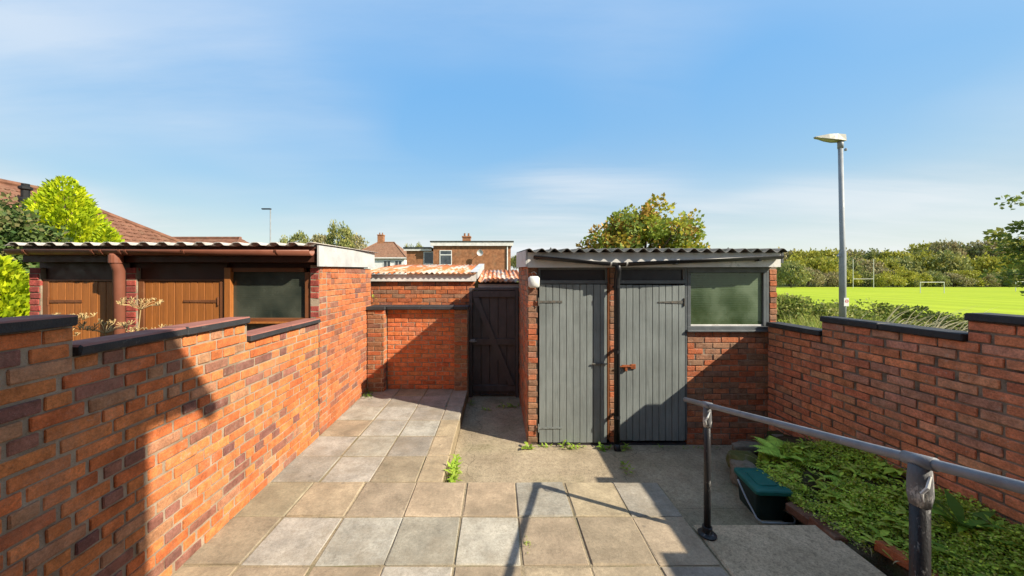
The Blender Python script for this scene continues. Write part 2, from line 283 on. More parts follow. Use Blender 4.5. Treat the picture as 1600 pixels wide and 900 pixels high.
# ------------------------------------------------------------------ object helpers
def link(name, data, parent=None, loc=(0, 0, 0), rotz=0.0, rot=None):
    o = bpy.data.objects.new(name, data); COL.objects.link(o)
    o.location = loc; o.rotation_euler = rot if rot is not None else (0, 0, rotz)
    if parent is not None: o.parent = parent
    return o
def thing(name, label, cat, loc=(0, 0, 0), rotz=0.0, group=None):
    o = link(name, None, None, loc, rotz); o.empty_display_size = 0.2
    return tag(o, label, cat, group)
def tag(o, label, cat, group=None):
    o['label'] = label; o['category'] = cat
    if group: o['group'] = group
    return o
def struct(o): o['kind'] = 'structure'; return o
def stuff(o): o['kind'] = 'stuff'; return o
class MB:
    def __init__(s): s.v = []; s.f = []
    def add(s, verts, faces):
        k = len(s.v); s.v += [tuple(p) for p in verts]; s.f += [tuple(i + k for i in f) for f in faces]; return s
    def box(s, x0, x1, y0, y1, z0, z1, M=None):
        v = [(x0, y0, z0), (x1, y0, z0), (x1, y1, z0), (x0, y1, z0), (x0, y0, z1), (x1, y0, z1), (x1, y1, z1), (x0, y1, z1)]
        if M is not None: v = [M @ Vector(p) for p in v]
        return s.add(v, [(0, 3, 2, 1), (4, 5, 6, 7), (0, 1, 5, 4), (1, 2, 6, 5), (2, 3, 7, 6), (3, 0, 4, 7)])
    def bbox(s, x0, x1, y0, y1, z0, z1, b=0.004, M=None, jit=0.0):
        "bevelled box: 24 vertices, 26 faces"
        xs = (x0, x1); ys = (y0, y1); zs = (z0, z1); v = []; idx = {}
        for i in (0, 1):
            for j in (0, 1):
                for k in (0, 1):
                    sx, sy, sz = 1 - 2 * i, 1 - 2 * j, 1 - 2 * k
                    for a in range(3):
                        p = [xs[i] + sx * b * (a != 0), ys[j] + sy * b * (a != 1), zs[k] + sz * b * (a != 2)]
                        if jit: p = [q + random.uniform(-jit, jit) for q in p]
                        idx[i, j, k, a] = len(v); v.append(p)
        f = []
        for i in (0, 1): f.append([idx[i, 0, 0, 0], idx[i, 1, 0, 0], idx[i, 1, 1, 0], idx[i, 0, 1, 0]][::(1 if i else -1)])
        for j in (0, 1): f.append([idx[0, j, 0, 1], idx[0, j, 1, 1], idx[1, j, 1, 1], idx[1, j, 0, 1]][::(1 if j else -1)])
        for k in (0, 1): f.append([idx[0, 0, k, 2], idx[1, 0, k, 2], idx[1, 1, k, 2], idx[0, 1, k, 2]][::(1 if k else -1)])
        for i in (0, 1):
            for j in (0, 1): f.append([idx[i, j, 0, 0], idx[i, j, 1, 0], idx[i, j, 1, 1], idx[i, j, 0, 1]][::(1 if i != j else -1)])
        for i in (0, 1):
            for k in (0, 1): f.append([idx[i, 0, k, 0], idx[i, 1, k, 0], idx[i, 1, k, 2], idx[i, 0, k, 2]][::(-1 if i != k else 1)])
        for j in (0, 1):
            for k in (0, 1): f.append([idx[0, j, k, 1], idx[1, j, k, 1], idx[1, j, k, 2], idx[0, j, k, 2]][::(1 if j != k else -1)])
        for i in (0, 1):
            for j in (0, 1):
                for k in (0, 1): f.append([idx[i, j, k, 0], idx[i, j, k, 1], idx[i, j, k, 2]][::(1 if (i + j + k) % 2 else -1)])
        if M is not None: v = [M @ Vector(p) for p in v]
        return s.add(v, f)
    def tube(s, path, rad, seg=10, cap=True, a0=0.0, a1=2 * math.pi, flat=1.0):
        path = [Vector(p) for p in path]; n = len(path)
        if not isinstance(rad, (list, tuple)): rad = [rad] * n
        full = abs(a1 - a0 - 2 * math.pi) < 1e-6; m = seg if full else seg + 1
        k0 = len(s.v); up = None
        for i in range(n):
            d = (path[min(i + 1, n - 1)] - path[max(i - 1, 0)]).normalized()
            if up is None: up = Vector((0, 0, 1)) if abs(d.z) < 0.95 else Vector((0, 1, 0))
            sd_ = d.cross(up).normalized(); u = sd_.cross(d).normalized()
            for j in range(m):
                a = a0 + (a1 - a0) * j / seg
                s.v.append(tuple(path[i] + rad[i] * (math.cos(a) * sd_ * flat + math.sin(a) * u)))
        for i in range(n - 1):
            for j in range(seg):
                a, b = k0 + i * m + j, k0 + i * m + (j + 1) % m
                s.f.append((a, b, b + m, a + m))
        if cap and full:
            s.f.append(tuple(k0 + j for j in range(m))[::-1]); s.f.append(tuple(k0 + (n - 1) * m + j for j in range(m)))
        return s
    def lathe(s, prof, c=(0, 0), seg=16):
        k0 = len(s.v)
        for r, z in prof:
            for j in range(seg):
                a = 2 * math.pi * j / seg; s.v.append((c[0] + r * math.cos(a), c[1] + r * math.sin(a), z))
        for i in range(len(prof) - 1):
            for j in range(seg):
                a, b = k0 + i * seg + j, k0 + i * seg + (j + 1) % seg
                s.f.append((a, b, b + seg, a + seg))
        s.f.append(tuple(k0 + j for j in range(seg))[::-1]); s.f.append(tuple(k0 + (len(prof) - 1) * seg + j for j in range(seg)))
        return s
    def prism(s, poly, axis, a, b):
        "poly of 2-D points; axis 'x','y','z' is the extrusion axis"
        def p3(p, t): return {'x': (t, p[0], p[1]), 'y': (p[0], t, p[1]), 'z': (p[0], p[1], t)}[axis]
        n = len(poly); v = [p3(p, a) for p in poly] + [p3(p, b) for p in poly]
        return s.add(v, [tuple(range(n))[::-1], tuple(range(n, 2 * n))] + [(i, (i + 1) % n, n + (i + 1) % n, n + i) for i in range(n)])
    def mesh(s, name, mat, smooth=False, fix=True):
        me = bpy.data.meshes.new(name); me.from_pydata(s.v, [], s.f)
        if fix:
            bm = bmesh.new(); bm.from_mesh(me); bmesh.ops.recalc_face_normals(bm, faces=bm.faces); bm.to_mesh(me); bm.free()
        if mat is not None: me.materials.append(MT[mat])
        if smooth: me.polygons.foreach_set('use_smooth', [True] * len(me.polygons))
        me.update(); return me
    def build(s, name, mat, parent=None, loc=(0, 0, 0), rotz=0.0, smooth=False):
        return link(name, s.mesh(name, mat, smooth), parent, loc, rotz)
def box(name, mat, parent, x0, x1, y0, y1, z0, z1, b=0.0):
    m = MB(); (m.bbox(x0, x1, y0, y1, z0, z1, b) if b else m.box(x0, x1, y0, y1, z0, z1)); return m.build(name, mat, parent)
def to_px(p):
    if p[1] < 0.05: return None
    return (CX + F * p[0] / p[1], CY + F * (EYE - p[2]) / p[1])
def jc(c, j=0.12):
    k = 1 + random.uniform(-j, j); return tuple(max(0.0, q * k * (1 + random.uniform(-j, j) * 0.35)) for q in c)

# ------------------------------------------------------------------ brickwork
BM_CACHE = {}
def brick_mesh(L, H, D, mat, var):
    key = (round(L, 2), round(H, 3), round(D, 3), mat, var)
    if key not in BM_CACHE:
        BM_CACHE[key] = MB().bbox(-key[0] / 2, key[0] / 2, 0, D, -key[1] / 2, key[1] / 2, 0.0045, jit=0.0016).mesh('brick', mat)
    return BM_CACHE[key]
PAL_L = [((0.60, 0.195, 0.065), 52), ((0.54, 0.150, 0.050), 24), ((0.29, 0.125, 0.085), 15), ((0.22, 0.092, 0.072), 8), ((0.44, 0.21, 0.11), 9)]
PAL_R = [((0.70, 0.245, 0.125), 50), ((0.64, 0.205, 0.11), 26), ((0.55, 0.25, 0.165), 12), ((0.70, 0.31, 0.17), 12)]
PAL_B = [((0.58, 0.165, 0.06), 60), ((0.52, 0.14, 0.055), 25), ((0.60, 0.21, 0.085), 15)]
PAL_S = [((0.42, 0.125, 0.055), 30), ((0.33, 0.16, 0.095), 30), ((0.26, 0.145, 0.09), 22), ((0.46, 0.17, 0.085), 18)]
PAL_G = [((0.52, 0.165, 0.065), 55), ((0.46, 0.14, 0.055), 20), ((0.30, 0.12, 0.075), 20), ((0.24, 0.11, 0.085), 5)]
PAL_P = [((0.30, 0.14, 0.07), 60), ((0.40, 0.11, 0.045), 30), ((0.22, 0.11, 0.07), 10)]
def pick(pal):
    return jc(random.choices([p[0] for p in pal], [p[1] for p in pal])[0])
class Bricks:
    "collects the bricks of one thing; the 300 that show largest become parts, the rest one part"
    def __init__(s, parent, base_loc, base_rot=0.0, mat='brick', cap=300, joint=0.011, depth=0.05, rough=1.0):
        s.p, s.loc, s.rot, s.mat, s.cap, s.j, s.d = parent, Vector(base_loc), base_rot, mat, cap, joint, depth; s.items = []; s.q = rough
    def panel(s, origin, rotz, spans, z0, courses, ch=0.075, L=0.234, bond='stretcher', pal=PAL_B, off=0.0, proud=0.0):
        "local frame: x along the wall, -y out of the face; spans(k) -> list of (x0, x1) of course k"
        M = Matrix.Translation(origin) @ Matrix.Rotation(rotz, 4, 'Z')
        for k in range(courses):
            zc_ = z0 + (k + 0.5) * ch
            for a, b in spans(k):
                header = bond == 'english' and k % 2 == 1
                x = a - (off + (0 if header else (k // (2 if bond == 'english' else 1) % 2) * L / 2)) % L - (L * 0.25 if header else 0)
                while x < b - 0.01:
                    l = (L / 2 if header and random.random() > 0.22 else L) if header else (L if bond != 'mixed' or random.random() > 0.25 else L / 2)
                    x0, x1 = max(x, a), min(x + l, b); x += l
                    if x1 - x0 < 0.045: continue
                    ll = x1 - x0 - s.j + random.uniform(-0.003, 0.002)
                    s.items.append((M @ Vector(((x0 + x1) / 2 + random.uniform(-0.002, 0.002), -proud + max(-0.0045, min(0.0025, random.gauss(-0.0008, 0.0022 * s.q))), zc_ + random.uniform(-0.0018, 0.0018) * s.q)),
                                    rotz + random.gauss(0, 0.006 * s.q), random.gauss(0, 0.005 * s.q), ll - random.random() ** 4 * 0.018 * s.q, ch - s.j + random.uniform(-0.0025, 0.0012) * s.q, pick(pal)))
    def finish(s):
        W = Matrix.Translation(s.loc) @ Matrix.Rotation(s.rot, 4, 'Z'); sc = []
        for i, it in enumerate(s.items):
            q = to_px(W @ it[0]); vis = q is not None and -15 < q[0] < 1615 and -10 < q[1] < 910
            sc.append((1.0 / (W @ it[0]).y if vis else -1.0, i))
        sc.sort(reverse=True); keep = set(i for v, i in sc[:s.cap] if v > 0)
        v_all = []; f_all = []; col = []
        for i, (p, rz, rx, l, h, c) in enumerate(s.items):
            me = brick_mesh(l, h, s.d, s.mat + ('_obj' if i in keep else '_attr'), i % 4)
            if i in keep:
                o = link('brick', me, s.p, p, rot=(0, rx, rz)); o.color = (*c, 1)
            else:
                M = Matrix.Translation(p) @ Matrix.Rotation(rz, 4, 'Z') @ Matrix.Rotation(rx, 4, 'Y'); k = len(v_all)
                v_all += [M @ w.co for w in me.vertices]; f_all += [tuple(k + q for q in f.vertices) for f in me.polygons]; col += [c] * len(me.polygons)
        if f_all:
            m = MB(); m.v = v_all; m.f = f_all; me = m.mesh('brickwork', s.mat + '_attr', fix=False)
            a = me.attributes.new('tone', 'FLOAT_COLOR', 'FACE'); a.data.foreach_set('color', np.array([(*c, 1) for c in col], dtype=np.float32).ravel())
            stuff(link('brickwork', me, s.p))

# ------------------------------------------------------------------ leaf helpers (numpy)
def unit(a): return a / np.maximum(np.linalg.norm(a, axis=1, keepdims=True), 1e-9)
def rand_dir(n): return unit(rng.normal(size=(n, 3)))
def leaf_mesh(name, P, D, size, width, tones, mat='leaf', droop=0.15, flat=False):
    "one four-cornered folded leaf per point: base P, direction D"
    n = len(P); D = unit(D); S = unit(np.cross(D, (rand_dir(n) * 0.45 + np.array([0, 0, 1.0])) if flat else rand_dir(n))); N = np.cross(S, D)
    size = np.broadcast_to(size, (n,))[:, None]; w = size * width
    b = P; t = P + D * size - N * size * droop; l = P + D * size * 0.45 + S * w * 0.5 + N * size * 0.06; r = P + D * size * 0.45 - S * w * 0.5 + N * size * 0.06
    V = np.stack([b, r, t, l], 1).reshape(-1, 3).astype(np.float32)
    me = bpy.data.meshes.new(name); me.vertices.add(4 * n); me.vertices.foreach_set('co', V.ravel())
    me.loops.add(4 * n); me.loops.foreach_set('vertex_index', np.arange(4 * n, dtype=np.int32))
    me.polygons.add(n); me.polygons.foreach_set('loop_start', np.arange(0, 4 * n, 4, dtype=np.int32))
    try: me.polygons.foreach_set('loop_total', np.full(n, 4, dtype=np.int32))
    except Exception: pass
    a = me.attributes.new('tone', 'FLOAT_COLOR', 'FACE'); a.data.foreach_set('color', np.concatenate([tones, np.ones((n, 1))], 1).astype(np.float32).ravel())
    me.materials.append(MT[mat]); me.update(calc_edges=True); return me
def tones_of(n, cols, jit=0.2, clump=None):
    cols = np.array(cols); i = rng.integers(0, len(cols), n) if clump is None else clump
    return np.clip(cols[i] * (1 + rng.uniform(-jit, jit, (n, 1))), 0, 1)
def crown(center, rad, clumps, per, cl_r, leaf, cols, width=0.75, fill=0.5, up=0.2, seed=0, lower=-0.6, bump=0.25):
    "points of a leafy crown: clumps spread through an uneven ellipsoid"
    g = np.random.default_rng(seed); c = []
    while len(c) < clumps:
        d = g.normal(size=3); d /= np.linalg.norm(d)
        if d[2] < lower: continue
        k = 1 + bump * mnoise.noise(Vector(d * 2.2) + Vector((seed * 3.7, 0, 0)))
        c.append(d * k * (fill + (1 - fill) * g.random() ** 0.5))
    c = np.array(c) * np.array(rad) + np.array(center)
    n = clumps * per; ci = np.repeat(np.arange(clumps), per)
    q = g.normal(size=(n, 3)); q = q / np.linalg.norm(q, axis=1, keepdims=True) * (g.random((n, 1)) ** 0.45)
    r = cl_r * (0.6 + 0.8 * g.random(clumps))[ci][:, None]
    P = c[ci] + q * r * np.array([1, 1, 0.75]); D = q + g.normal(size=(n, 3)) * 0.6 + np.array([0, 0, up])
    kc = g.integers(0, len(cols), clumps)
    mixk = np.where(g.random(n) < 0.75, kc[ci], g.integers(0, len(cols), n))
    T = np.clip(np.array(cols)[mixk] * (0.78 + 0.44 * g.random((n, 1))), 0, 1)
    return P, D, leaf * (0.7 + 0.6 * g.random(n)), width, T, c
def tree(name, label, cat, loc, h, rad, cz, clumps, per, cl_r, leaf, cols, seed, group=None, trunk_r=0.12, fill=0.45, mat='leaf', lower=-0.6, bump=0.25, width=0.75, limbs=9):
    t = thing(name, label, cat, loc, 0, group)
    P, D, S, W, T, c = crown((0, 0, cz), rad, clumps, per, cl_r, leaf, cols, width, fill, 0.2, seed, lower, bump)
    link('crown', leaf_mesh('crown', P, D, S, W, T, mat), t)
    m = MB(); m.tube([(0, 0, -0.3), (0.03, 0.02, cz * 0.35), (-0.04, 0.03, cz * 0.8), (0.02, 0, cz + rad[2] * 0.35)], [trunk_r * 1.25, trunk_r, trunk_r * 0.75, trunk_r * 0.3], 8)
    for k in range(min(limbs, len(c))):
        e = c[k]; s0 = Vector((0, 0, cz * 0.55 + 0.3 * cz * random.random())); e = Vector(e)
        m.tube([s0, s0.lerp(e, 0.5) + Vector((0, 0, 0.1 * rad[2])), e], [trunk_r * 0.5, trunk_r * 0.3, trunk_r * 0.1], 5)
    m.build('trunk', 'bark', t, smooth=True)
    return t
def strip_leaf(m, base, d, length, width, arch=0.4, seg=4):
    "curved tapering leaf blade added to MB"
    d = Vector(d); h = Vector((d.x, d.y, 0)); h = h.normalized() if h.length > 1e-4 else Vector((1, 0, 0)); s = Vector((-h.y, h.x, 0)); k = len(m.v); p = Vector(base); e = math.atan2(d.z, Vector((d.x, d.y, 0)).length)
    for i in range(seg + 1):
        t = i / seg; w = width * (0.25 + 1.5 * t if t < 0.5 else 1.0 * (1 - (t - 0.5) * 2) ** 0.8 + 0.02)
        m.v.append(tuple(p + s * w * 0.5)); m.v.append(tuple(p - s * w * 0.5))
        a = e - arch * t * 2; p = p + (h * math.cos(a) + Vector((0, 0, math.sin(a)))) * length / seg
    for i in range(seg): m.f.append((k + 2 * i, k + 2 * i + 1, k + 2 * i + 3, k + 2 * i + 2))
def tone_mesh(m, name, mat, cols, jit=0.2, per=1):
    me = m.mesh(name, mat, fix=False); n = len(me.polygons)
    idx = np.repeat(rng.integers(0, len(cols), n // per + 1), per)[:n]; jt = np.repeat(1 + rng.uniform(-jit, jit, n // per + 1), per)[:n]
    a = me.attributes.new('tone', 'FLOAT_COLOR', 'FACE'); a.data.foreach_set('color', np.concatenate([np.clip(np.array(cols)[idx] * jt[:, None], 0, 1), np.ones((n, 1))], 1).astype(np.float32).ravel())
    return me
GREENS = [(0.20, 0.34, 0.04), (0.26, 0.41, 0.045), (0.16, 0.27, 0.04), (0.32, 0.45, 0.06)]

# ================================================================== SETTING
YARD = -0.22                                                      # lower concrete
def smooth(a, b, x): t = min(1, max(0, (x - a) / (b - a))); return t * t * (3 - 2 * t)
def ground_h(x, y):
    side = smooth(3.7, 4.8, x)
    return -0.42 + 0.52 * side - 1.6 * smooth(9, 20, x) + (0.0 if abs(x) < 30 and abs(y) < 30 else 0.0)
m = MB(); gx = [-900, -400, -150, -60, -25, -10, -4, 0, 3.6, 3.9, 4.2, 4.5, 4.8, 6, 8, 9, 10, 11, 12, 13, 14, 15, 16, 17, 18, 19, 20, 24, 40, 80, 160, 400, 900]; gy = [-300, -60, -10, 0, 4, 8, 14, 25, 50, 90, 160, 400, 1400]
m.v = [(x, y, ground_h(x, y)) for y in gy for x in gx]; nx = len(gx)
m.f = [(j * nx + i, j * nx + i + 1, (j + 1) * nx + i + 1, (j + 1) * nx + i) for j in range(len(gy) - 1) for i in range(nx - 1)]
struct(m.build('ground', 'ground', smooth=True))
m = MB(); m.v = [(21, 6, -1.49), (260, 6, -1.49), (260, 124, -1.49), (21, 124, -1.49)]; m.f = [(0, 1, 2, 3)]
struct(m.build('playing_field', 'field'))

# lower concrete yard and the apron under the handrail
m = MB(); m.box(-0.52, 3.40, 3.12, 6.6, -0.6, YARD); m.box(1.47, 2.46, 2.61, 3.12, -0.6, YARD - 0.002)
struct(m.build('concrete_yard', 'concrete'))
m = MB(); m.bbox(1.485, 2.47, -0.4, 2.62, -0.6, -0.004, 0.012); m.box(2.47, 3.34, -0.4, 1.0, -0.6, -0.006)
struct(m.build('concrete_apron', 'apron'))

# patio: mortar bed with single slabs
patio = struct(link('patio', MB().box(-2.3, 1.47, -0.4, 3.145, -0.6, -0.007).box(-2.3, -0.525, 3.145, 5.85, -0.6, -0.0075).mesh('patio', 'joint')))
GREY, LGREY, BUFF, TAN, PALE, BLUE, DARK, MOSSY = (0.37, 0.335, 0.275), (0.46, 0.425, 0.36), (0.39, 0.31, 0.215), (0.47, 0.37, 0.245), (0.56, 0.51, 0.425), (0.38, 0.335, 0.26), (0.44, 0.35, 0.245), (0.36, 0.30, 0.20)
rows_y = [2.238 + 0.4585 * (k - 6) for k in range(15)]             # ... 2.238, 2.697, 3.155, ...
colx = [-2.12, -1.69, -1.215, -0.745, -0.285, 0.16, 0.608, 1.055, 1.47]
plan = {  # row index -> colours of the columns
    0: [GREY] * 8, 1: [TAN, GREY, BUFF, GREY, TAN, GREY, BUFF, GREY], 2: [GREY, TAN, BUFF, PALE, TAN, GREY, TAN, GREY], 3: [BUFF, GREY, TAN, LGREY, GREY, BUFF, TAN, DARK],
    4: [GREY, TAN, GREY, TAN, BUFF, GREY, BUFF, DARK], 5: [TAN, BUFF, TAN, PALE, BUFF, TAN, TAN, BLUE],
    6: [BUFF, LGREY, LGREY, GREY, PALE, BUFF, BUFF, DARK], 7: [MOSSY, TAN, BUFF, TAN, TAN, GREY, TAN, GREY],
    8: [GREY, LGREY, MOSSY, TAN], 9: [LGREY, LGREY, GREY, TAN], 10: [BUFF, LGREY, LGREY, TAN], 11: [LGREY, LGREY, GREY, GREY], 12: [GREY, GREY, GREY, GREY], 13: [GREY, MOSSY, GREY, GREY], }
def slab(x0, x1, y0, y1, c):
    g = 0.0065; hx, hy = (x1 - x0) / 2 - g, (y1 - y0) / 2 - g
    me = MB().bbox(-hx, hx, -hy, hy, -0.034, 0, 0.007, jit=0.0035).mesh('paving_slab', 'slab')
    o = link('paving_slab', me, patio, ((x0 + x1) / 2, (y0 + y1) / 2, random.uniform(-0.003, 0.003)), rot=(random.gauss(0, 0.004), random.gauss(0, 0.004), random.gauss(0, 0.006)))
    o.color = (*jc(tuple(0.91 * q for q in c), 0.06), 1)
for r, cols in plan.items():
    y0, y1 = rows_y[r], min(rows_y[r + 1] if r + 1 < len(rows_y) else 9, 5.80)
    xs = colx if r < 8 else [-2.15, -1.65 , -1.185, -0.752, -0.505]
    for i, c in enumerate(cols):
        j = random.uniform(-0.006, 0.006); slab(xs[i] + j, xs[i + 1] + j, y0, y1, c)

# ================================================================== GARDEN WALLS
def coping_run(parent, x0, x1, z, y0=-0.03, y1=0.15, top='coping', n=None, th=0.056):
    "coping units along local x with tiny joints"
    L = x1 - x0; n = n or max(1, round(L / 0.6))
    for k in range(n):
        a, b = x0 + L * k / n, x0 + L * (k + 1) / n
        me = MB().bbox(a + 0.0018, b - 0.0018, y0 + random.uniform(-0.003, 0.003), y1, z + random.uniform(0, 0.002), z + th + random.uniform(-0.002, 0.002), 0.008, jit=0.003).mesh('coping_stone', 'coping')
        if top != 'coping':
            me.materials.append(MT[top])
            for p in me.polygons:
                if p.normal.z > 0.6: p.material_index = 1
        link('coping_stone', me, parent)
# left wall ---------------------------------------------------------
LROT = R(90) + math.atan(0.0322); LBASE = (-1.972, -0.4, 0)
gwl = thing('garden_wall', 'long orange brick garden wall with stepped black coping on the left side of the patio', 'garden wall', LBASE, LROT)
lsteps = [(0.0, 0.86, 1.80), (0.86, 2.047, 1.65), (2.047, 3.242, 1.50), (3.242, 4.445, 1.35)]
m = MB()
for a, b, z in lsteps: m.box(a, b, 0.007, 0.115, -0.5, z - 0.001)
m.build('wall_core', 'mortar', gwl)
B = Bricks(gwl, LBASE, LROT, joint=0.0115, rough=1.4)
B.panel((0, 0, 0), 0, lambda k: [(min(a for a, b, z in lsteps if z > 0.075 * k + 0.01), max(b for a, b, z in lsteps if z > 0.075 * k + 0.01))], 0.0, 24, bond='english', pal=PAL_L)
B.finish()
for a, b, z in lsteps: coping_run(gwl, a, b - 0.002, z, top='coping_red')
# right wall ---------------------------------------------------------
RBASE = (3.355, 4.262, -0.30)
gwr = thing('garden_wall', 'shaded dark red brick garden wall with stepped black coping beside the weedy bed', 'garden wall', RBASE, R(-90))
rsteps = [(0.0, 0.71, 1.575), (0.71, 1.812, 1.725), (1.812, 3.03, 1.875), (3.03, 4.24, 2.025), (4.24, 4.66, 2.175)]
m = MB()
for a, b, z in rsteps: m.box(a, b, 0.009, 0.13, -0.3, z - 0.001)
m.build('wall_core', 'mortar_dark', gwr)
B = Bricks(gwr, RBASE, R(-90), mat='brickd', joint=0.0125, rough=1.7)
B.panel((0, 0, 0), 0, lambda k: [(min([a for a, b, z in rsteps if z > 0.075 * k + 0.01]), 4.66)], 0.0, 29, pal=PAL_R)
B.finish()
for a, b, z in rsteps: coping_run(gwr, a + 0.002, b, z)
# back wall ---------------------------------------------------------
BBASE = (-2.17, 5.78, 0)
gwb = thing('garden_wall', 'low orange brick end wall with black coping between two piers left of the black gate', 'garden wall', BBASE)
m = MB(); m.box(0.30, 1.44, 0.007, 0.22, -0.5, 1.349); m.box(0.02, 0.29, -0.143, 0.2, -0.5, 1.348); m.box(1.445, 1.66, -0.073, 0.2, -0.5, 1.347)
m.build('wall_core', 'mortar', gwb)
B = Bricks(gwb, BBASE)
B.panel((0, 0, 0), 0, lambda k: [(0.30, 1.45)], 0.0, 18, pal=PAL_B)
B.panel((0, -0.15, 0), 0, lambda k: [(0.02, 0.30)], 0.0, 18, pal=PAL_P, L=0.28 if False else 0.234)
B.panel((1.44, -0.08, 0), 0, lambda k: [(0, 0.225)], 0.0, 18, pal=PAL_P)
B.panel((0.295, -0.145, 0), R(90), lambda k: [(0.004, 0.15)], 0.0, 18, pal=PAL_G)
B.panel((1.655, 0.15, 0), R(90), lambda k: [(-0.225, 0.15)], 0.0, 18, pal=PAL_B)
B.finish()
coping_run(gwb, 0.0, 0.32, 1.35, -0.185, 0.24, n=1); coping_run(gwb, 0.322, 1.43, 1.35, -0.11, 0.24, n=2); coping_run(gwb, 1.432, 1.675, 1.35, -0.115, 0.24, n=1)

# ================================================================== CORRUGATED SHEETS
def corrugated(name, mat, parent, x0, x1, yf, yb, zf, zb, pitch, amp, th=0.008, sheets=3, trap=False, ny=2):
    W = (x1 - x0) / sheets
    for k in range(sheets):
        a, b = x0 + W * k, x0 + W * (k + 1) + 0.03; n = int((b - a) / pitch * 10); m = MB(); dz = 0.003 * (k % 2)
        for side in (0, 1):
            for j in range(ny):
                for i in range(n + 1):
                    x = a + (b - a) * i / n; s = math.cos(2 * math.pi * x / pitch)
                    if trap: s = max(-1, min(1, s * 1.8))
                    t = j / (ny - 1); m.v.append((x, yf + (yb - yf) * t, zf + (zb - zf) * t + amp * 0.5 * (s + 1) - side * th + dz))
        N = n + 1; o = ny * N
        for j in range(ny - 1):
            for i in range(n):
                p = j * N + i; m.f.append((p, p + 1, p + N + 1, p + N)); m.f.append((o + p, o + p + N, o + p + N + 1, o + p + 1))
        for i in range(n):
            m.f.append((i, o + i, o + i + 1, i + 1)); q = (ny - 1) * N + i; m.f.append((q, q + 1, o + q + 1, o + q))
        for i, fl in ((0, 0), (n, 1)):
            for j in range(ny - 1):
                p, q = j * N + i, (j + 1) * N + i; m.f.append((p, q, o + q, o + p))
        link(name, m.mesh(name, mat, True), parent, rot=(0, 0, 0))

def plank_door(parent, x0, x1, yf, z0, z1, n, mat, hinge=None, tilt=0.0):
    "boarded door as a part: backing with single planks proud of it"
    d = link('door', MB().box(x0 + 0.004, x1 - 0.004, yf + 0.012, yf + 0.04, z0 + 0.003, z1 - 0.003).mesh('door', 'black'), parent)
    w = (x1 - x0) / n
    me = MB().bbox(-w / 2 + 0.0028, w / 2 - 0.0028, 0, 0.018, 0, z1 - z0, 0.003, jit=0.0006).mesh('plank', mat)
    for k in range(n): link('plank', me, d, (x0 + w * (k + 0.5), yf + random.uniform(-0.0012, 0.0012), z0 + random.uniform(-0.004, 0.002)))
    return d
def strap(parent, x0, x1, y, z, w0=0.03, w1=0.014, mat='iron'):
    m = MB(); m.v = [(x0, y - 0.006, z - w0 / 2), (x1, y - 0.006, z - w1 / 2), (x1, y - 0.006, z + w1 / 2), (x0, y - 0.006, z + w0 / 2), (x0, y, z - w0 / 2), (x1, y, z - w1 / 2), (x1, y, z + w1 / 2), (x0, y, z + w0 / 2)]
    m.f = [(0, 1, 2, 3), (4, 7, 6, 5), (0, 4, 5, 1), (1, 5, 6, 2), (2, 6, 7, 3), (3, 7, 4, 0)]
    m.tube([(x0, y - 0.008, z - 0.05), (x0, y - 0.008, z + 0.05)], 0.008, 8)
    sg = 1 if x1 > x0 else -1
    for t in (0.2, 0.5, 0.8):
        xx = x0 + (x1 - x0) * t; m.tube([(xx, y - 0.005, z), (xx, y - 0.010, z)], 0.0045, 6)
    return m.build('hinge', mat, parent)

# ================================================================== RIGHT SHED (grey doors)
SB = (0.375, 4.30, YARD)
shed = thing('brick_shed', 'brick outbuilding with two grey boarded doors and a green window under a corrugated roof', 'shed', SB)
H0 = -YARD                                                        # local z of world 0
ceil = 2.02 + H0
m = MB()
m.box(0.004, 0.125, 0.006, 0.22, -0.2, ceil); m.box(1.03, 1.125, 0.006, 0.2, -0.2, ceil); m.box(2.0, 3.03, 0.006, 0.2, -0.2, 1.195 + H0); m.box(3.03, 3.125, 0.006, 0.2, -0.2, ceil)
m.box(0.005, 0.11, 0.22, 2.0, -0.2, ceil + 0.06); m.box(3.0, 3.12, 0.2, 2.0, -0.2, ceil + 0.06); m.box(0.11, 3.0, 1.9, 2.0, -0.2, ceil + 0.06)
m.build('wall_core', 'mortar_dark', shed)
B = Bricks(shed, SB, 0, mat='brick', joint=0.0085)
cs = 0.0712
B.panel((0, 0, 0), 0, lambda k: [(0, 0.128)], 0.03, 31, ch=cs, L=0.22, pal=PAL_S, off=0.02 if 0 else 0.0)
B.panel((1.025, 0, 0), 0, lambda k: [(0, 0.105)], 0.03, 31, ch=cs, L=0.22, pal=PAL_S)
B.panel((1.995, 0, 0), 0, lambda k: [(0, 1.035)], 0.0, 20, ch=cs, L=0.2175, pal=PAL_S)
B.panel((3.03, -0.004, 0), 0, lambda k: [(0, 0.10)], 0.0, 31, ch=cs, L=0.22, pal=PAL_S)
B.panel((0.0, 1.9, 0), R(-90), lambda k: [(0, 1.9)], 0.0, 32, ch=cs, L=0.22, pal=PAL_S)
B.finish()
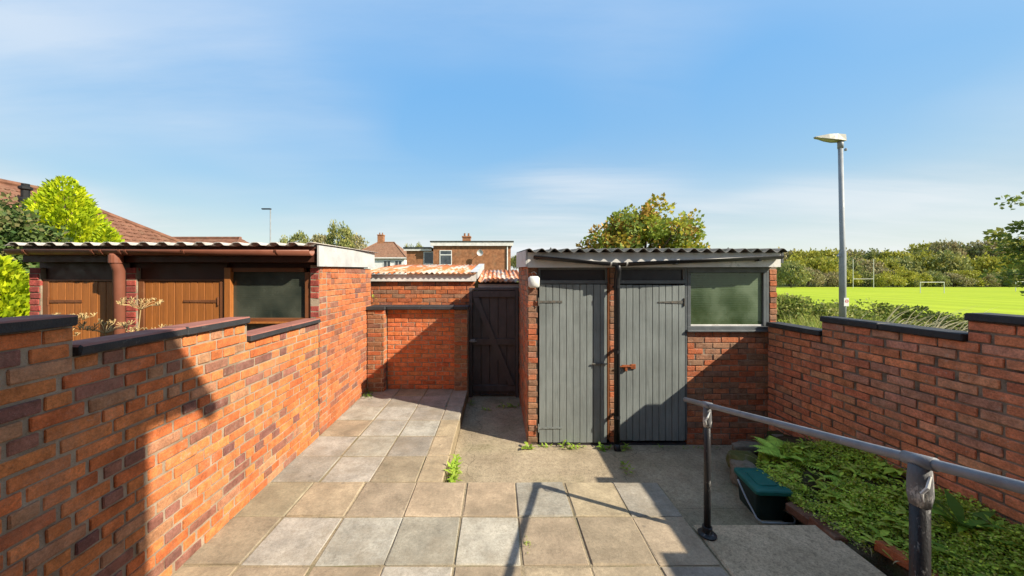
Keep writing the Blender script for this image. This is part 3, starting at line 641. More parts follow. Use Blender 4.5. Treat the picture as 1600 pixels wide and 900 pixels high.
# frames, lights over the doors
def frame(name, mat, x0, x1, y0, y1, z0, z1, par=None, b=0.003): return box(name, mat, par or shed, x0, x1, y0, y1, z0 + H0, z1 + H0, b)
zt = 1.80
for (a, b) in ((0.131, 0.998), (1.146, 1.975)):
    frame('lintel_rail', 'grey_frame', a, b, -0.012, 0.05, 1.805, 1.850)
    frame('top_panel', 'dark_panel', a + 0.03, b - 0.03, 0.020, 0.045, 1.850, 1.982)
    frame('frame_head', 'grey_frame', a, b, -0.006, 0.05, 1.982, 2.015)
    frame('frame_post', 'grey_frame', a, a + 0.028, -0.004, 0.05, 1.851, 1.981); frame('frame_post', 'grey_frame', b - 0.028, b, -0.004, 0.05, 1.851, 1.981)
frame('door_jamb', 'brown_frame', 0.999, 1.022, -0.008, 0.05, -0.15, 2.01)
frame('door_jamb', 'grey_frame', 1.132, 1.148, -0.005, 0.05, -0.15, 1.804)
frame('door_jamb', 'grey_frame', 1.972, 1.996, -0.008, 0.05, -0.15, 2.012)
d1 = plank_door(shed, 0.140, 0.992, -0.012, 0.035, zt + H0 - 0.004, 10, 'grey_door')
d2 = plank_door(shed, 1.150, 1.969, -0.012, 0.06, zt + H0 - 0.010, 10, 'grey_door')
strap(d1, 0.132, 0.43, -0.013, 1.58 + H0, 0.028, 0.026); strap(d1, 0.132, 0.43, -0.013, 0.0 + H0, 0.026, 0.02, 'grey_door')
strap(d2, 1.955, 1.63, -0.013, 1.575 + H0, 0.040, 0.012)
# bolts
m = MB(); m.bbox(1.175, 1.31, -0.028, -0.013, 0.755 + H0, 0.79 + H0, 0.004); m.tube([(1.13, -0.034, 0.772 + H0), (1.29, -0.034, 0.772 + H0)], 0.009, 8); m.bbox(1.28, 1.345, -0.03, -0.013, 0.74 + H0, 0.80 + H0, 0.004); m.bbox(1.205, 1.235, -0.042, -0.016, 0.715 + H0, 0.76 + H0, 0.004)
m.build('bolt', 'rust', d2)
m = MB(); m.bbox(0.82, 0.93, -0.026, -0.013, 0.79 + H0, 0.82 + H0, 0.004); m.tube([(0.80, -0.03, 0.805 + H0), (0.995, -0.03, 0.805 + H0)], 0.008, 8)
m.build('bolt', 'iron', d1)
# threshold
box('threshold', 'dark_panel', shed, 0.14, 1.99, -0.002, 0.12, -0.05, 0.028)
# window
wf = link('window', MB().bbox(1.999, 2.997, -0.010, 0.055, 1.945 + H0, 2.012 + H0, 0.004).bbox(1.9995, 2.045, -0.0085, 0.055, 1.272 + H0, 1.944 + H0, 0.004).bbox(2.952, 2.996, -0.0085, 0.055, 1.272 + H0, 1.944 + H0, 0.004).bbox(1.999, 2.997, -0.0095, 0.055, 1.232 + H0, 1.271 + H0, 0.004).mesh('window', 'grey_frame'), shed)
box('pane', 'glass_green', wf, 2.046, 2.951, 0.018, 0.024, 1.272 + H0, 1.944 + H0)
box('glazing_bead', 'white_paint', wf, 2.046, 2.951, 0.004, 0.0175, 1.2725 + H0, 1.292 + H0, 0.002)
box('sill', 'grey_frame', wf, 1.985, 3.01, -0.045, 0.05, 1.203 + H0, 1.231 + H0, 0.005)
box('window_stop', 'grey_frame', shed, 2.998, 3.028, -0.003, 0.05, 1.232 + H0, 2.012 + H0, 0.003)
# fascia, bargeboard, roof
link('fascia', MB().prism([(-0.012, 2.005 + H0), (3.075, 2.012 + H0), (3.075, 2.185 + H0), (-0.012, 2.19 + H0)], 'y', -0.125, -0.105).mesh('fascia', 'white_paint'), shed)
link('soffit', MB().box(-0.01, 3.07, -0.104, 0.02, 2.016 + H0, 2.030 + H0).mesh('soffit', 'white_paint'), shed)
link('bargeboard', MB().prism([(-0.128, 2.015 + H0), (2.0, 2.07 + H0), (2.0, 2.33 + H0), (-0.128, 2.215 + H0)], 'x', -0.036, -0.014).mesh('bargeboard', 'grey_board'), shed)
link('bargeboard', MB().prism([(-0.128, 2.06 + H0), (2.0, 2.12 + H0), (2.0, 2.31 + H0), (-0.128, 2.195 + H0)], 'x', 3.08, 3.105).mesh('bargeboard', 'grey_frame'), shed)
corrugated('roof_sheet', 'asbestos', shed, -0.03, 3.07, -0.20, 2.05, 2.188 + H0, 2.315 + H0, 0.152, 0.046, sheets=3, ny=3)
for xx in (0.25, 1.0, 1.75, 2.6): link('roof_bolt', MB().lathe([(0.014, 0), (0.014, 0.006), (0.006, 0.012), (0.006, 0.02)], seg=8).mesh('roof_bolt', 'iron'), shed, (round(xx / 0.152) * 0.152, 0.1, 2.25 + H0))
# gutter in two falls, brackets, downpipe
m = MB(); m.tube([(0.06, -0.170, 2.150 + H0), (1.06, -0.172, 2.062 + H0)], 0.042, 10, a0=math.pi, a1=2 * math.pi); m.tube([(1.06, -0.172, 2.062 + H0), (3.04, -0.170, 2.150 + H0)], 0.042, 10, a0=math.pi, a1=2 * math.pi)
gut = m.build('gutter', 'black_plastic', shed, smooth=True)
sm = gut.modifiers.new('wall', 'SOLIDIFY'); sm.thickness = 0.004
for xx, zz in ((0.98, 2.068), (1.17, 2.067)):
    MB().tube([(xx - 0.009, -0.171, zz + H0), (xx + 0.009, -0.171, zz + H0)], 0.0455, 10, a0=math.pi, a1=2 * math.pi, cap=False).build('gutter_clip', 'white_plastic', shed).modifiers.new('wall', 'SOLIDIFY').thickness = 0.003
for xx, zz in ((0.08, 2.148), (1.75, 2.089), (2.75, 2.13)): MB().bbox(xx, xx + 0.035, -0.20, -0.126, zz - 0.05 + H0, zz - 0.012 + H0, 0.004).build('gutter_bracket', 'black_plastic', shed)
m = MB(); m.tube([(1.075, -0.17, 2.05 + H0), (1.075, -0.17, 1.96 + H0), (1.08, -0.13, 1.92 + H0), (1.08, -0.112, 1.86 + H0), (1.08, -0.112, 0.05)], 0.035, 14)
m.tube([(1.08, -0.112, 0.07), (1.08, -0.118, 0.02), (1.08, -0.15, -0.01)], 0.04, 14)
dp = m.build('downpipe', 'black_plastic', shed, smooth=True)
for zz in (1.75, 0.96, 0.16): MB().tube([(1.08, -0.112, zz + H0), (1.08, -0.112, zz + 0.035 + H0)], 0.041, 14).bbox(1.06, 1.10, -0.09, -0.006, zz + 0.004 + H0, zz + 0.03 + H0, 0.003).build('pipe_clip', 'black_plastic', dp)
# bulkhead light on the pier
bl = tag(link('bulkhead_light', MB().bbox(0.0, 0.135, -0.10, -0.008, 0, 0.145, 0.022).mesh('bulkhead_light', 'white_plastic', True), None, (0.378, 4.295, 1.755)), 'small white plastic bulkhead light on the brick pier of the shed', 'light')
MB().tube([(0.06, -0.03, 0.14), (0.04, -0.05, 0.19), (0.075, -0.03, 0.20), (0.11, -0.012, 0.17)], 0.004, 6).build('cable', 'white_plastic', bl)

# ================================================================== LEFT SHED (brown doors)
NB = (-2.112, 4.06, -0.30)
ns = thing('brick_shed', 'neighbouring brick shed with brown boarded doors and dusty window behind the left wall', 'shed', NB)
HN = 0.30
m = MB(); m.box(-3.445, -3.318, 0.006, 0.2, -0.1, 2.0 + HN); m.box(-2.30, -2.18, 0.006, 0.2, -0.1, 2.0 + HN); m.box(-0.115, -0.008, 0.006, 0.2, -0.1, 2.0 + HN); m.box(-1.13, -0.12, 0.03, 0.2, -0.1, 1.34 + HN)
m.box(-3.44, -0.2, 1.75, 1.85, -0.1, 2.22 + HN); m.box(-3.44, -3.34, 0.2, 1.8, -0.1, 2.22 + HN)
mm = Matrix.Rotation(LROT, 4, 'Z'); m.box(0.004, 1.80, 0.007, 0.11, -0.1, 2.03 + HN, mm)
m.build('wall_core', 'mortar', ns)
B = Bricks(ns, NB, 0, joint=0.0085)
B.panel((0, 0, 0), LROT, lambda k: [(0, 1.81)], HN, 27, ch=0.0748, L=0.228, bond='mixed', pal=PAL_G, off=0.05)
B.finish()
B = Bricks(ns, NB, 0, joint=0.010, mat='brick')
RP = [((0.40, 0.085, 0.065), 70), ((0.33, 0.075, 0.06), 30)]
for a, b in ((-3.45, -3.312), (-2.305, -2.176), (-0.118, -0.006)):
    B.panel((0, 0, 0), 0, lambda k, a=a, b=b: [(a, b)], 1.18 + HN, 11, ch=0.0748, L=0.24, pal=RP)
B.finish()
def nbox(name, mat, x0, x1, y0, y1, z0, z1, b=0.003, par=None): return box(name, mat, par or ns, x0, x1, y0, y1, z0 + HN, z1 + HN, b)
nbox('top_panel', 'dark_brown', -3.31, -2.308, 0.05, 0.08, 1.86, 2.06); nbox('top_panel', 'dark_brown', -2.174, -1.138, 0.05, 0.08, 1.86, 2.06); nbox('wall_plate', 'dark_brown', -3.44, -0.01, 0.085, 0.15, 1.99, 2.22)
for a, b in ((-3.310, -2.310), (-2.172, -1.138)):
    nbox('frame_head', 'brown_frame', a, b, 0.02, 0.09, 1.835, 1.862); nbox('frame_post', 'brown_frame', a, a + 0.065, 0.018, 0.09, -0.15, 1.834); nbox('frame_post', 'brown_frame', b - 0.065, b, 0.018, 0.09, -0.15, 1.834)
e1 = plank_door(ns, -3.242, -2.378, 0.03, 0.15, 1.832 + HN, 9, 'brown_door'); e2 = plank_door(ns, -2.104, -1.206, 0.03, 0.15, 1.832 + HN, 10, 'brown_door')
strap(e1, -3.25, -2.85, 0.028, 1.60 + HN, 0.034, 0.03, 'brown_frame'); strap(e2, -1.225, -1.64, 0.028, 1.60 + HN, 0.034, 0.026, 'brown_frame')
nbox('mullion', 'brown_door', -1.136, -1.063, 0.0, 0.09, 1.20, 2.0)
nw = link('window', MB().bbox(-1.062, -0.205, 0.02, 0.09, 1.95 + HN, 2.0 + HN, 0.003).bbox(-0.188, -0.122, 0.018, 0.09, 1.40 + HN, 1.949 + HN, 0.003).bbox(-1.062, -0.123, 0.012, 0.09, 1.36 + HN, 1.399 + HN, 0.003).mesh('window', 'brown_frame'), ns)
box('pane', 'glass_dark', nw, -1.062, -0.189, 0.05, 0.056, 1.399 + HN, 1.95 + HN)
nbox('sill', 'brown_door', -1.075, -0.12, -0.03, 0.06, 1.335, 1.359, 0.004, nw)
nbox('fascia', 'dark_brown', -3.42, -0.02, -0.075, -0.05, 2.06, 2.245)
nbox('soffit', 'dark_brown', -3.41, -0.02, -0.049, 0.08, 2.062, 2.077)
link('bargeboard', MB().prism([(-0.10, 2.012 + HN), (1.86, 2.06 + HN), (1.86, 2.30 + HN), (-0.10, 2.255 + HN)], 'x', 0.018, 0.040).mesh('bargeboard', 'grey_board'), ns, (0.0, 0, 0), math.atan(0.0322))
link('roof_sheet', None, None) if False else corrugated('roof_sheet', 'asbestos_pale', ns, -3.46, 0.0, -0.20, 1.9, 2.248 + HN, 2.285 + HN, 0.21, 0.034, sheets=3, trap=True)
g = MB().tube([(-3.47, -0.135, 2.205 + HN), (-0.02, -0.135, 2.195 + HN)], 0.058, 12, a0=math.pi, a1=2 * math.pi).build('gutter', 'brown_gutter', ns, smooth=True)
g.modifiers.new('wall', 'SOLIDIFY').thickness = 0.005
for xx in (-3.25, -2.48, -2.38, -2.17, -2.10, -1.45, -0.40): MB().tube([(xx - 0.012, -0.135, 2.20 + HN), (xx + 0.012, -0.135, 2.20 + HN)], 0.064, 10, a0=math.pi * 1.0, a1=2 * math.pi, cap=False).build('gutter_clip', 'brown_gutter', ns).modifiers.new('wall', 'SOLIDIFY').thickness = 0.004
dpn = MB().tube([(-2.27, -0.135, 2.155 + HN), (-2.27, -0.135, 2.05 + HN), (-2.27, -0.10, 1.96 + HN), (-2.27, -0.10, 0.1)], 0.052, 14).build('downpipe', 'brown_gutter', ns, smooth=True)
MB().tube([(-2.27, -0.135, 2.14 + HN), (-2.27, -0.135, 2.05 + HN)], 0.062, 14).build('pipe_socket', 'brown_gutter', dpn)

# ================================================================== GATE
GB = (-0.505, 6.02, YARD)
gate = thing('garden_gate', 'weathered black wooden gate with diagonal brace between the end wall and the grey shed', 'gate', GB)
GH = 1.90
for a, b in ((0.0, 0.055), (0.815, 0.868)): box('gate_post', 'black_door', gate, a, b, -0.01, 0.07, -0.02, GH + 0.02, 0.004)
box('gate_head', 'black_door', gate, 0.056, 0.814, -0.005, 0.07, GH - 0.02, GH + 0.02, 0.004)
me = MB().bbox(0, 0.148, 0.03, 0.05, 0.03, GH - 0.025, 0.007).mesh('plank', 'black_door')
for k in range(5): link('plank', me, gate, (0.060 + 0.151 * k, random.uniform(-0.002, 0.002), random.uniform(-0.006, 0.004)))
for z in (0.10, 0.92, 1.76): box('ledge', 'black_door', gate, 0.058, 0.812, -0.002, 0.029, z, z + 0.11, 0.004)
v = [(0.06, 1.755), (0.165, 1.755), (0.80, 0.215), (0.69, 0.215)]
link('brace', MB().prism(v, 'y', -0.012, 0.0275).mesh('brace', 'black_door'), gate)
MB().bbox(0.02, 0.10, -0.02, 0.006, 0.965, 1.02, 0.004).tube([(0.0, -0.024, 0.99), (0.13, -0.024, 0.99)], 0.008, 8).build('latch', 'galv', gate)

# ================================================================== GARAGE behind the end wall
AB = (-2.6, 6.22, -0.42)
gar = thing('garage', 'low brick garage with rusty orange corrugated roof and white fascia behind the end wall', 'garage', AB)
HA = 0.42
m = MB(); m.box(0, 2.18, 0.008, 0.2, 0, 1.81 + HA); m.box(0, 0.2, 0.2, 3.0, 0, 1.9 + HA); m.box(2.0, 2.178, 0.2, 3.0, 0, 1.9 + HA); m.box(0.2, 2.0, 2.9, 3.0, 0, 1.9 + HA)
m.build('wall_core', 'mortar_dark', gar)
B = Bricks(gar, AB, 0, joint=0.009); B.panel((0, 0, 0), 0, lambda k: [(0.0, 2.185)], 1.21 + HA, 8, ch=0.0745, L=0.225, pal=PAL_S + PAL_G); B.finish()
box('fascia', 'white_paint', gar, -0.02, 2.205, -0.06, -0.03, 1.815 + HA, 1.945 + HA, 0.003)
link('bargeboard', MB().prism([(-0.06, 1.86 + HA), (2.9, 2.12 + HA), (2.9, 2.24 + HA), (-0.06, 1.975 + HA)], 'x', 2.207, 2.235).mesh('bargeboard', 'grey_board'), gar)
link('verge_cap', MB().prism([(-0.1, 1.979 + HA), (2.9, 2.246 + HA), (2.9, 2.252 + HA), (-0.1, 1.987 + HA)], 'x', 2.10, 2.24).mesh('verge_cap', 'grey_board'), gar)
corrugated('roof_sheet', 'rustroof', gar, -0.05, 2.17, -0.12, 2.95, 1.948 + HA, 2.21 + HA, 0.095, 0.030, th=0.004, sheets=3)
PB = (-0.36, 6.25, -0.42)
lean = thing('lean_to', 'low lean-to with rusty corrugated roof right behind the black gate', 'lean-to', PB)
corrugated('roof_sheet', 'rustroof', lean, 0.0, 0.80, -0.08, 2.2, 1.80 + HA, 2.06 + HA, 0.09, 0.026, th=0.005, sheets=1)
box('fascia', 'white_paint', lean, 0.0, 0.78, 0.0, 0.025, 1.70 + HA, 1.765 + HA, 0.003)
box('back_panel', 'dark_panel', lean, 0.0, 0.78, 0.03, 0.06, 0.0, 1.80 + HA)
box('back_panel', 'dark_panel', lean, 0.0, 0.78, 2.1, 2.15, 0.0, 2.0 + HA)

# ================================================================== HANDRAIL
rl = thing('handrail', 'scuffed grey metal handrail on flaking black posts sloping along the patio edge', 'handrail', (1.533, 2.508, 0))
dz = (1.215 - 0.947) / (2.508 - 1.244)
def railz(y): return 0.947 + (2.508 - y) * dz
m = MB(); m.tube([(0, yy - 2.508, railz(yy)) for yy in (2.80, 2.0, 1.244, 0.5, -0.2)], 0.0185, 16); m.build('rail', 'rail', rl, smooth=True)
for yy, r_, zb in ((2.508, 0.0225, 0.0), (1.244, 0.026, 0.0)):
    p = MB().tube([(0, yy - 2.508, zb), (0, yy - 2.508, railz(yy) - 0.02)], r_, 16).build('post', 'post_black', rl, smooth=True)
    zt_ = railz(yy)
    MB().tube([(0, yy - 2.508, zt_ - 0.16), (0.001, yy - 2.508, zt_ - 0.12), (0, yy - 2.508, zt_ - 0.06), (0, yy - 2.508, zt_ - 0.015)], [r_ * 1.05, r_ * 1.28, r_ * 1.22, r_ * 1.1], 16).build('wrap', 'wrap', p, smooth=True)
    dy = 0.045; MB().tube([(0, yy - 2.508 - dy, zt_ + dy * dz), (0, yy - 2.508 + dy, zt_ - dy * dz)], 0.0235, 16).build('clamp', 'rail', p, smooth=True)
    MB().tube([(0, yy - 2.508 - 0.03, zt_ - 0.04), (-0.022, yy - 2.508 - 0.04, zt_ - 0.075), (-0.03, yy - 2.508 - 0.03, zt_ - 0.10), (-0.022, yy - 2.508 - 0.03, zt_ - 0.13)][::1], [0.004, 0.006, 0.005, 0.002], 6).build('torn_tape', 'white_plastic', p)
    MB().lathe([(0.062, 0.0), (0.062, 0.008), (0.05, 0.014), (0.034, 0.02), (0.034, 0.06), (0.027, 0.062)], (0, yy - 2.508), 18).build('base_flange', 'post_black', p, smooth=False)

# ================================================================== BIN
bn = thing('recycling_bin', 'dark green recycling box with teal lid and grey handle beside the bed', 'bin', (2.385, 3.115, YARD), R(-3))
def loft(sections):
    m = MB(); n = len(sections[0])
    for s_ in sections: m.v += s_
    for i in range(len(sections) - 1):
        for j in range(n): a, b = i * n + j, i * n + (j + 1) % n; m.f.append((a, b, b + n, a + n))
    m.f.append(tuple(range(n))[::-1]); m.f.append(tuple((len(sections) - 1) * n + j for j in range(n))); return m
def rrect(wf_, wb, l, z, r=0.03, ox=0, slope=0.0):
    pts = []; c = [(wf_ / 2, -l / 2, -90, 0), (wb / 2, l / 2, 0, 90), (-wb / 2, l / 2, 90, 180), (-wf_ / 2, -l / 2, 180, 270)]
    for x, y, a0, a1 in c:
        cx_, cy_ = x - math.copysign(r, x), y - math.copysign(r, y)
        for k in range(5): a = R(a0 + (a1 - a0) * k / 4); yy = cy_ + r * math.sin(a); pts.append((cx_ + r * math.cos(a) + ox, yy, z + slope * (yy)))
    return pts
loft([rrect(0.235, 0.20, 0.30, 0.0), rrect(0.245, 0.205, 0.31, 0.05), rrect(0.275, 0.225, 0.345, 0.225), rrect(0.28, 0.23, 0.35, 0.245)]).build('body', 'bin_dark', bn)
lid = loft([rrect(0.305, 0.25, 0.375, 0.232), rrect(0.31, 0.255, 0.38, 0.24), rrect(0.31, 0.255, 0.38, 0.262), rrect(0.295, 0.24, 0.365, 0.272), rrect(0.24, 0.19, 0.30, 0.276), rrect(0.23, 0.18, 0.29, 0.270)]).build('lid', 'bin_green', bn)
loft([rrect(0.17, 0.13, 0.22, 0.268), rrect(0.165, 0.125, 0.215, 0.279), rrect(0.15, 0.11, 0.20, 0.280)]).build('lid_panel', 'bin_green', lid)
MB().tube([(-0.158, 0.06, 0.225), (-0.162, -0.06, 0.13), (-0.158, -0.19, 0.04), (-0.13, -0.215, 0.022), (0.13, -0.215, 0.022), (0.158, -0.19, 0.04), (0.162, -0.06, 0.13), (0.158, 0.06, 0.225)], 0.0075, 8).build('handle', 'galv', bn, smooth=True)

# ================================================================== BED
def bed_h(x, y):
    return -0.02 + 0.26 * smooth(2.5, 3.4, x) * (1 - 0.75 * smooth(3.2, 4.1, y)) + 0.05 * mnoise.noise(Vector((x * 3, y * 3, 2))) + 0.02 * mnoise.noise(Vector((x * 9, y * 9, 5)))
def bed_left(y): return (2.46 + max(0.0, y - 3.3) * 0.95) if y > 2.36 else 2.62
m = MB(); NXb, NYb = 26, 70
for j in range(NYb + 1):
    y = 1.0 + 3.1 * j / NYb; xl = bed_left(y)
    for i in range(NXb + 1):
        x = xl + (3.35 - xl) * i / NXb; m.v.append((x, y, bed_h(x, y) - (0.10 if i == 0 else 0) ))
m.f = [(j * (NXb + 1) + i, j * (NXb + 1) + i + 1, (j + 1) * (NXb + 1) + i + 1, (j + 1) * (NXb + 1) + i) for j in range(NYb) for i in range(NXb)]
bed = struct(m.build('soil_bed', 'soil', smooth=True))
m = MB(); m.box(2.64, 3.34, 1.0, 3.3, -0.6, -0.16); m.box(3.0, 3.34, 3.3, 4.1, -0.6, -0.16); m.build('soil_core', 'soil', bed)
# low ground cover over the bed
n = 105000
Xr = rng.uniform(0, 1, n); Yr = rng.uniform(1.0, 4.1, n); xl = np.where(Yr > 2.36, 2.47 + np.maximum(0, Yr - 3.3) * 0.95, 2.64); X = xl + (3.345 - xl) * Xr
dens = np.array([mnoise.noise(Vector((a * 2.6, b * 2.6, 9))) + 0.5 * mnoise.noise(Vector((a * 7, b * 7, 3))) for a, b in zip(X, Yr)])
keep = (dens + rng.uniform(-0.22, 0.30, n) > -0.08) & ~((Yr > 3.55) & (X > 2.75)); X, Yr, dens = X[keep], Yr[keep], dens[keep]; n = len(X)
Z = np.array([bed_h(a, b) for a, b in zip(X, Yr)]) + rng.random(n) ** 1.3 * (0.025 + 0.11 * np.clip(dens + 0.25, 0, 1))
T = tones_of(n, [(0.40, 0.54, 0.05), (0.50, 0.63, 0.06), (0.56, 0.68, 0.08), (0.28, 0.40, 0.04), (0.56, 0.54, 0.13)], 0.3)
D = rand_dir(n) * np.array([1, 1, 0.5]) + np.array([0, 0, 0.12])
o = link('ground_cover', leaf_mesh('ground_cover', np.stack([X, Yr, Z], 1), D, 0.009 + 0.015 * rng.random(n) ** 1.5, 0.8, T, 'leaf_ground', flat=True))
stuff(o); tag(o, 'low green creeping weeds carpeting the garden bed by the right wall', 'ground cover')
# tall grass blades and twigs in the bed
m = MB()
for k in range(170):
    x = random.uniform(2.5, 3.3); y = random.uniform(1.2, 3.6)
    if x < bed_left(y) + 0.02: continue
    a = random.uniform(0, 6.28); strip_leaf(m, (x, y, bed_h(x, y)), (math.cos(a), math.sin(a), random.uniform(0.8, 2.2)), random.uniform(0.10, 0.26), 0.007, random.uniform(0.3, 0.9), 5)
o = stuff(link('grass_tufts', tone_mesh(m, 'grass_tufts', 'leaf', [(0.20, 0.28, 0.05), (0.38, 0.33, 0.12), (0.16, 0.24, 0.04)], 0.2, 5))); tag(o, 'thin grass blades scattered through the weedy bed', 'grass')
m = MB(); random.seed(404); fc = []
for k in range(420):
    x = random.uniform(2.5, 3.32); y = random.uniform(1.1, 3.5)
    if x < bed_left(y) + 0.03 or mnoise.noise(Vector((x * 2.2, y * 2.2, 17))) < -0.15: continue
    L = random.uniform(0.03, 0.085) * (1.5 if random.random() < 0.15 else 1); z = bed_h(x, y) + random.uniform(0.02, 0.06)
    for q in range(random.randint(5, 9)):
        a = random.uniform(0, 6.28); strip_leaf(m, (x, y, z), (math.cos(a), math.sin(a), random.uniform(0.2, 1.3)), L * random.uniform(0.7, 1.2), L * random.uniform(0.25, 0.45), random.uniform(0.3, 0.8), 4)
o = stuff(link('leafy_weeds', tone_mesh(m, 'leafy_weeds', 'leaf_ground', [(0.40, 0.56, 0.06), (0.50, 0.64, 0.08), (0.30, 0.44, 0.05), (0.46, 0.52, 0.09), (0.52, 0.66, 0.07)], 0.2, 4))); tag(o, 'taller tufts of mixed leafy weeds dotted through the garden bed', 'weeds')
# moss bank along the left edge of the bed
def rock(name, mat, parent, c, s_, seed, rotz=0.0):
    bm = bmesh.new(); bmesh.ops.create_icosphere(bm, subdivisions=3, radius=1)
    for v_ in bm.verts:
        d = v_.co.copy(); q = Vector([math.copysign(abs(t_) ** 0.6, t_) for t_ in d]); v_.co = q * (1 + 0.22 * mnoise.noise(d * 1.7 + Vector((seed, 0, 0))) + 0.06 * mnoise.noise(d * 6 + Vector((seed, 0, 0))))
        v_.co.x *= s_[0]; v_.co.y *= s_[1]; v_.co.z *= s_[2]
    me = bpy.data.meshes.new(name); bm.to_mesh(me); bm.free(); me.materials.append(MT[mat]); me.polygons.foreach_set('use_smooth', [True] * len(me.polygons))
    return link(name, me, parent, c, rotz)
for i, (c, s_, mt, lab) in enumerate([
    ((2.475, 3.42, -0.10), (0.09, 0.15, 0.13), 'stone', 'grey edging stone standing upright behind the recycling box'),
    ((2.62, 3.62, -0.08), (0.16, 0.14, 0.10), 'mossy', 'large moss-covered edging stone left of the fern'),
    ((2.86, 3.92, -0.06), (0.17, 0.07, 0.055), 'stone', 'pale flat rubble stone at the far left end of the bed'),
    ((3.10, 3.86, -0.02), (0.13, 0.08, 0.06), 'bark', 'dark rubble block at the far end of the bed against the wall'),
    ((3.27, 3.98, 0.0), (0.09, 0.07, 0.05), 'stone', 'pale rubble stone in the far corner where bed meets wall'),
    ((2.56, 3.14, -0.06), (0.11, 0.17, 0.07), 'mossy', 'mossy hump of stone between the recycling box and the fern'),]):
    tag(rock('edging_stone', mt, None, c, s_, i * 5.3), lab, 'stone')
def loose_brick(c, rz, lab, col, ry=0.0):
    o = link('loose_brick', MB().bbox(-0.05, 0.05, -0.107, 0.107, -0.033, 0.033, 0.006, jit=0.002).mesh('loose_brick', 'brick_obj'), None, c, rot=(0, ry, rz)); o.color = (*col, 1); tag(o, lab, 'brick')
loose_brick((2.665, 2.27, 0.03), R(12), 'bright orange brick on edge at the near corner of the bed', (0.45, 0.13, 0.05), R(8))
loose_brick((2.71, 2.045, 0.03), R(10), 'orange brick next to the handrail post, second in the bed edging', (0.42, 0.12, 0.05), R(5))
loose_brick((2.462, 2.56, -0.02), R(-2), 'half-buried dark brick edging the bed next to the concrete', (0.16, 0.07, 0.04), R(10))
loose_brick((2.475, 2.78, -0.04), R(3), 'half-buried dark brick in front of the recycling box', (0.14, 0.065, 0.04), R(-6))
loose_brick((2.452, 3.27, -0.12), R(5), 'broken red brick poking out behind the recycling box', (0.34, 0.09, 0.05), R(35))

# fern
def fern(loc, label, fronds=11, length=0.36, seed=1):
    random.seed(seed); f = thing('fern', label, 'fern', loc)
    for k in range(fronds):
        a = 2 * math.pi * k / fronds + random.uniform(-0.25, 0.25); L = length * random.uniform(0.75, 1.15); e = random.uniform(0.65, 1.15)
        p = Vector((0, 0, 0)); h = Vector((math.cos(a), math.sin(a), 0)); s = Vector((-h.y, h.x, 0)); m = MB(); N = 20; path = []
        for i in range(N + 1):
            t = i / N; path.append(p.copy()); ang = e - 1.25 * t; d = h * math.cos(ang) + Vector((0, 0, math.sin(ang)))
            if i > 2:
                w = L * 0.26 * math.sin(math.pi * min(1, (t * 0.93 + 0.12))) + 0.006
                for sg in (-1, 1):
                    q = p + s * sg * w + d * w * 0.35 - Vector((0, 0, w * 0.25)); b = p + d * L / N * 0.95; kk = len(m.v); mid = p.lerp(q, 0.5)
                    m.v += [tuple(p - d * 0.002), tuple(mid - d * L / N * 0.25), tuple(q), tuple(mid + d * L / N * 0.62), tuple(b)]; m.f.append((kk, kk + 1, kk + 2, kk + 3, kk + 4) if sg > 0 else (kk + 4, kk + 3, kk + 2, kk + 1, kk))
            p = p + d * L / N
        m2 = MB().tube(path, [0.0028 * (1 - 0.8 * i / N) for i in range(N + 1)], 4); m.add(m2.v, m2.f)
        link('frond', tone_mesh(m, 'frond', 'leaf_ground', [(0.46, 0.72, 0.10), (0.52, 0.78, 0.12), (0.40, 0.64, 0.09)], 0.12), f)
    random.seed(seed + 50); return f
fern((2.90, 3.42, 0.03), 'bright green fern growing among stones at the far end of the bed', 13, 0.36, 3)
fern((3.06, 2.94, 0.09), 'low fern-leaved weed beside the brick wall behind the rail', 9, 0.22, 8)
def weed(loc, label, n=9, L=0.12, W=0.035, cols=GREENS, up=1.0, seed=1, name='weed', spread=0.02, stem=0.0):
    random.seed(seed); m = MB()
    for k in range(n):
        a = 2 * math.pi * k / n + random.uniform(-0.5, 0.5); r = random.uniform(0, spread); b = (r * math.cos(a * 1.7), r * math.sin(a * 1.7), stem * random.random())
        strip_leaf(m, b, (math.cos(a), math.sin(a), up * random.uniform(0.3, 1.6)), L * random.uniform(0.6, 1.2), W * random.uniform(0.7, 1.2), random.uniform(0.35, 0.8), 4)
    o = link(name, tone_mesh(m, name, 'leaf', cols, 0.2, 4), None, loc); tag(o, label, 'weed'); return o
DOCK = [(0.16, 0.29, 0.045), (0.22, 0.37, 0.05), (0.12, 0.22, 0.035)]
YEL = [(0.32, 0.46, 0.05), (0.25, 0.40, 0.04), (0.38, 0.50, 0.07)]
weed((3.10, 2.28, 0.16), 'broad-leaved dock plant standing by the wall at the near end of the bed', 13, 0.24, 0.07, DOCK, 1.4, 11, spread=0.05, stem=0.06)
weed((2.98, 2.48, 0.12), 'leafy dark green weed in front of the broad-leaved dock', 12, 0.15, 0.05, DOCK, 1.0, 12, spread=0.06)
weed((2.90, 2.08, 0.10), 'long-leaved dandelion rosette at the near end of the bed', 12, 0.26, 0.045, GREENS, 0.5, 13, spread=0.03)
weed((3.22, 2.06, 0.2), 'leafy weed at the foot of the wall in the near right corner', 12, 0.22, 0.05, GREENS, 1.0, 14, spread=0.05)
weed((2.80, 2.62, 0.06), 'pale green rosette weed in the middle of the bed', 12, 0.11, 0.04, YEL, 0.7, 15, spread=0.05)
for k in range(5):
    pass
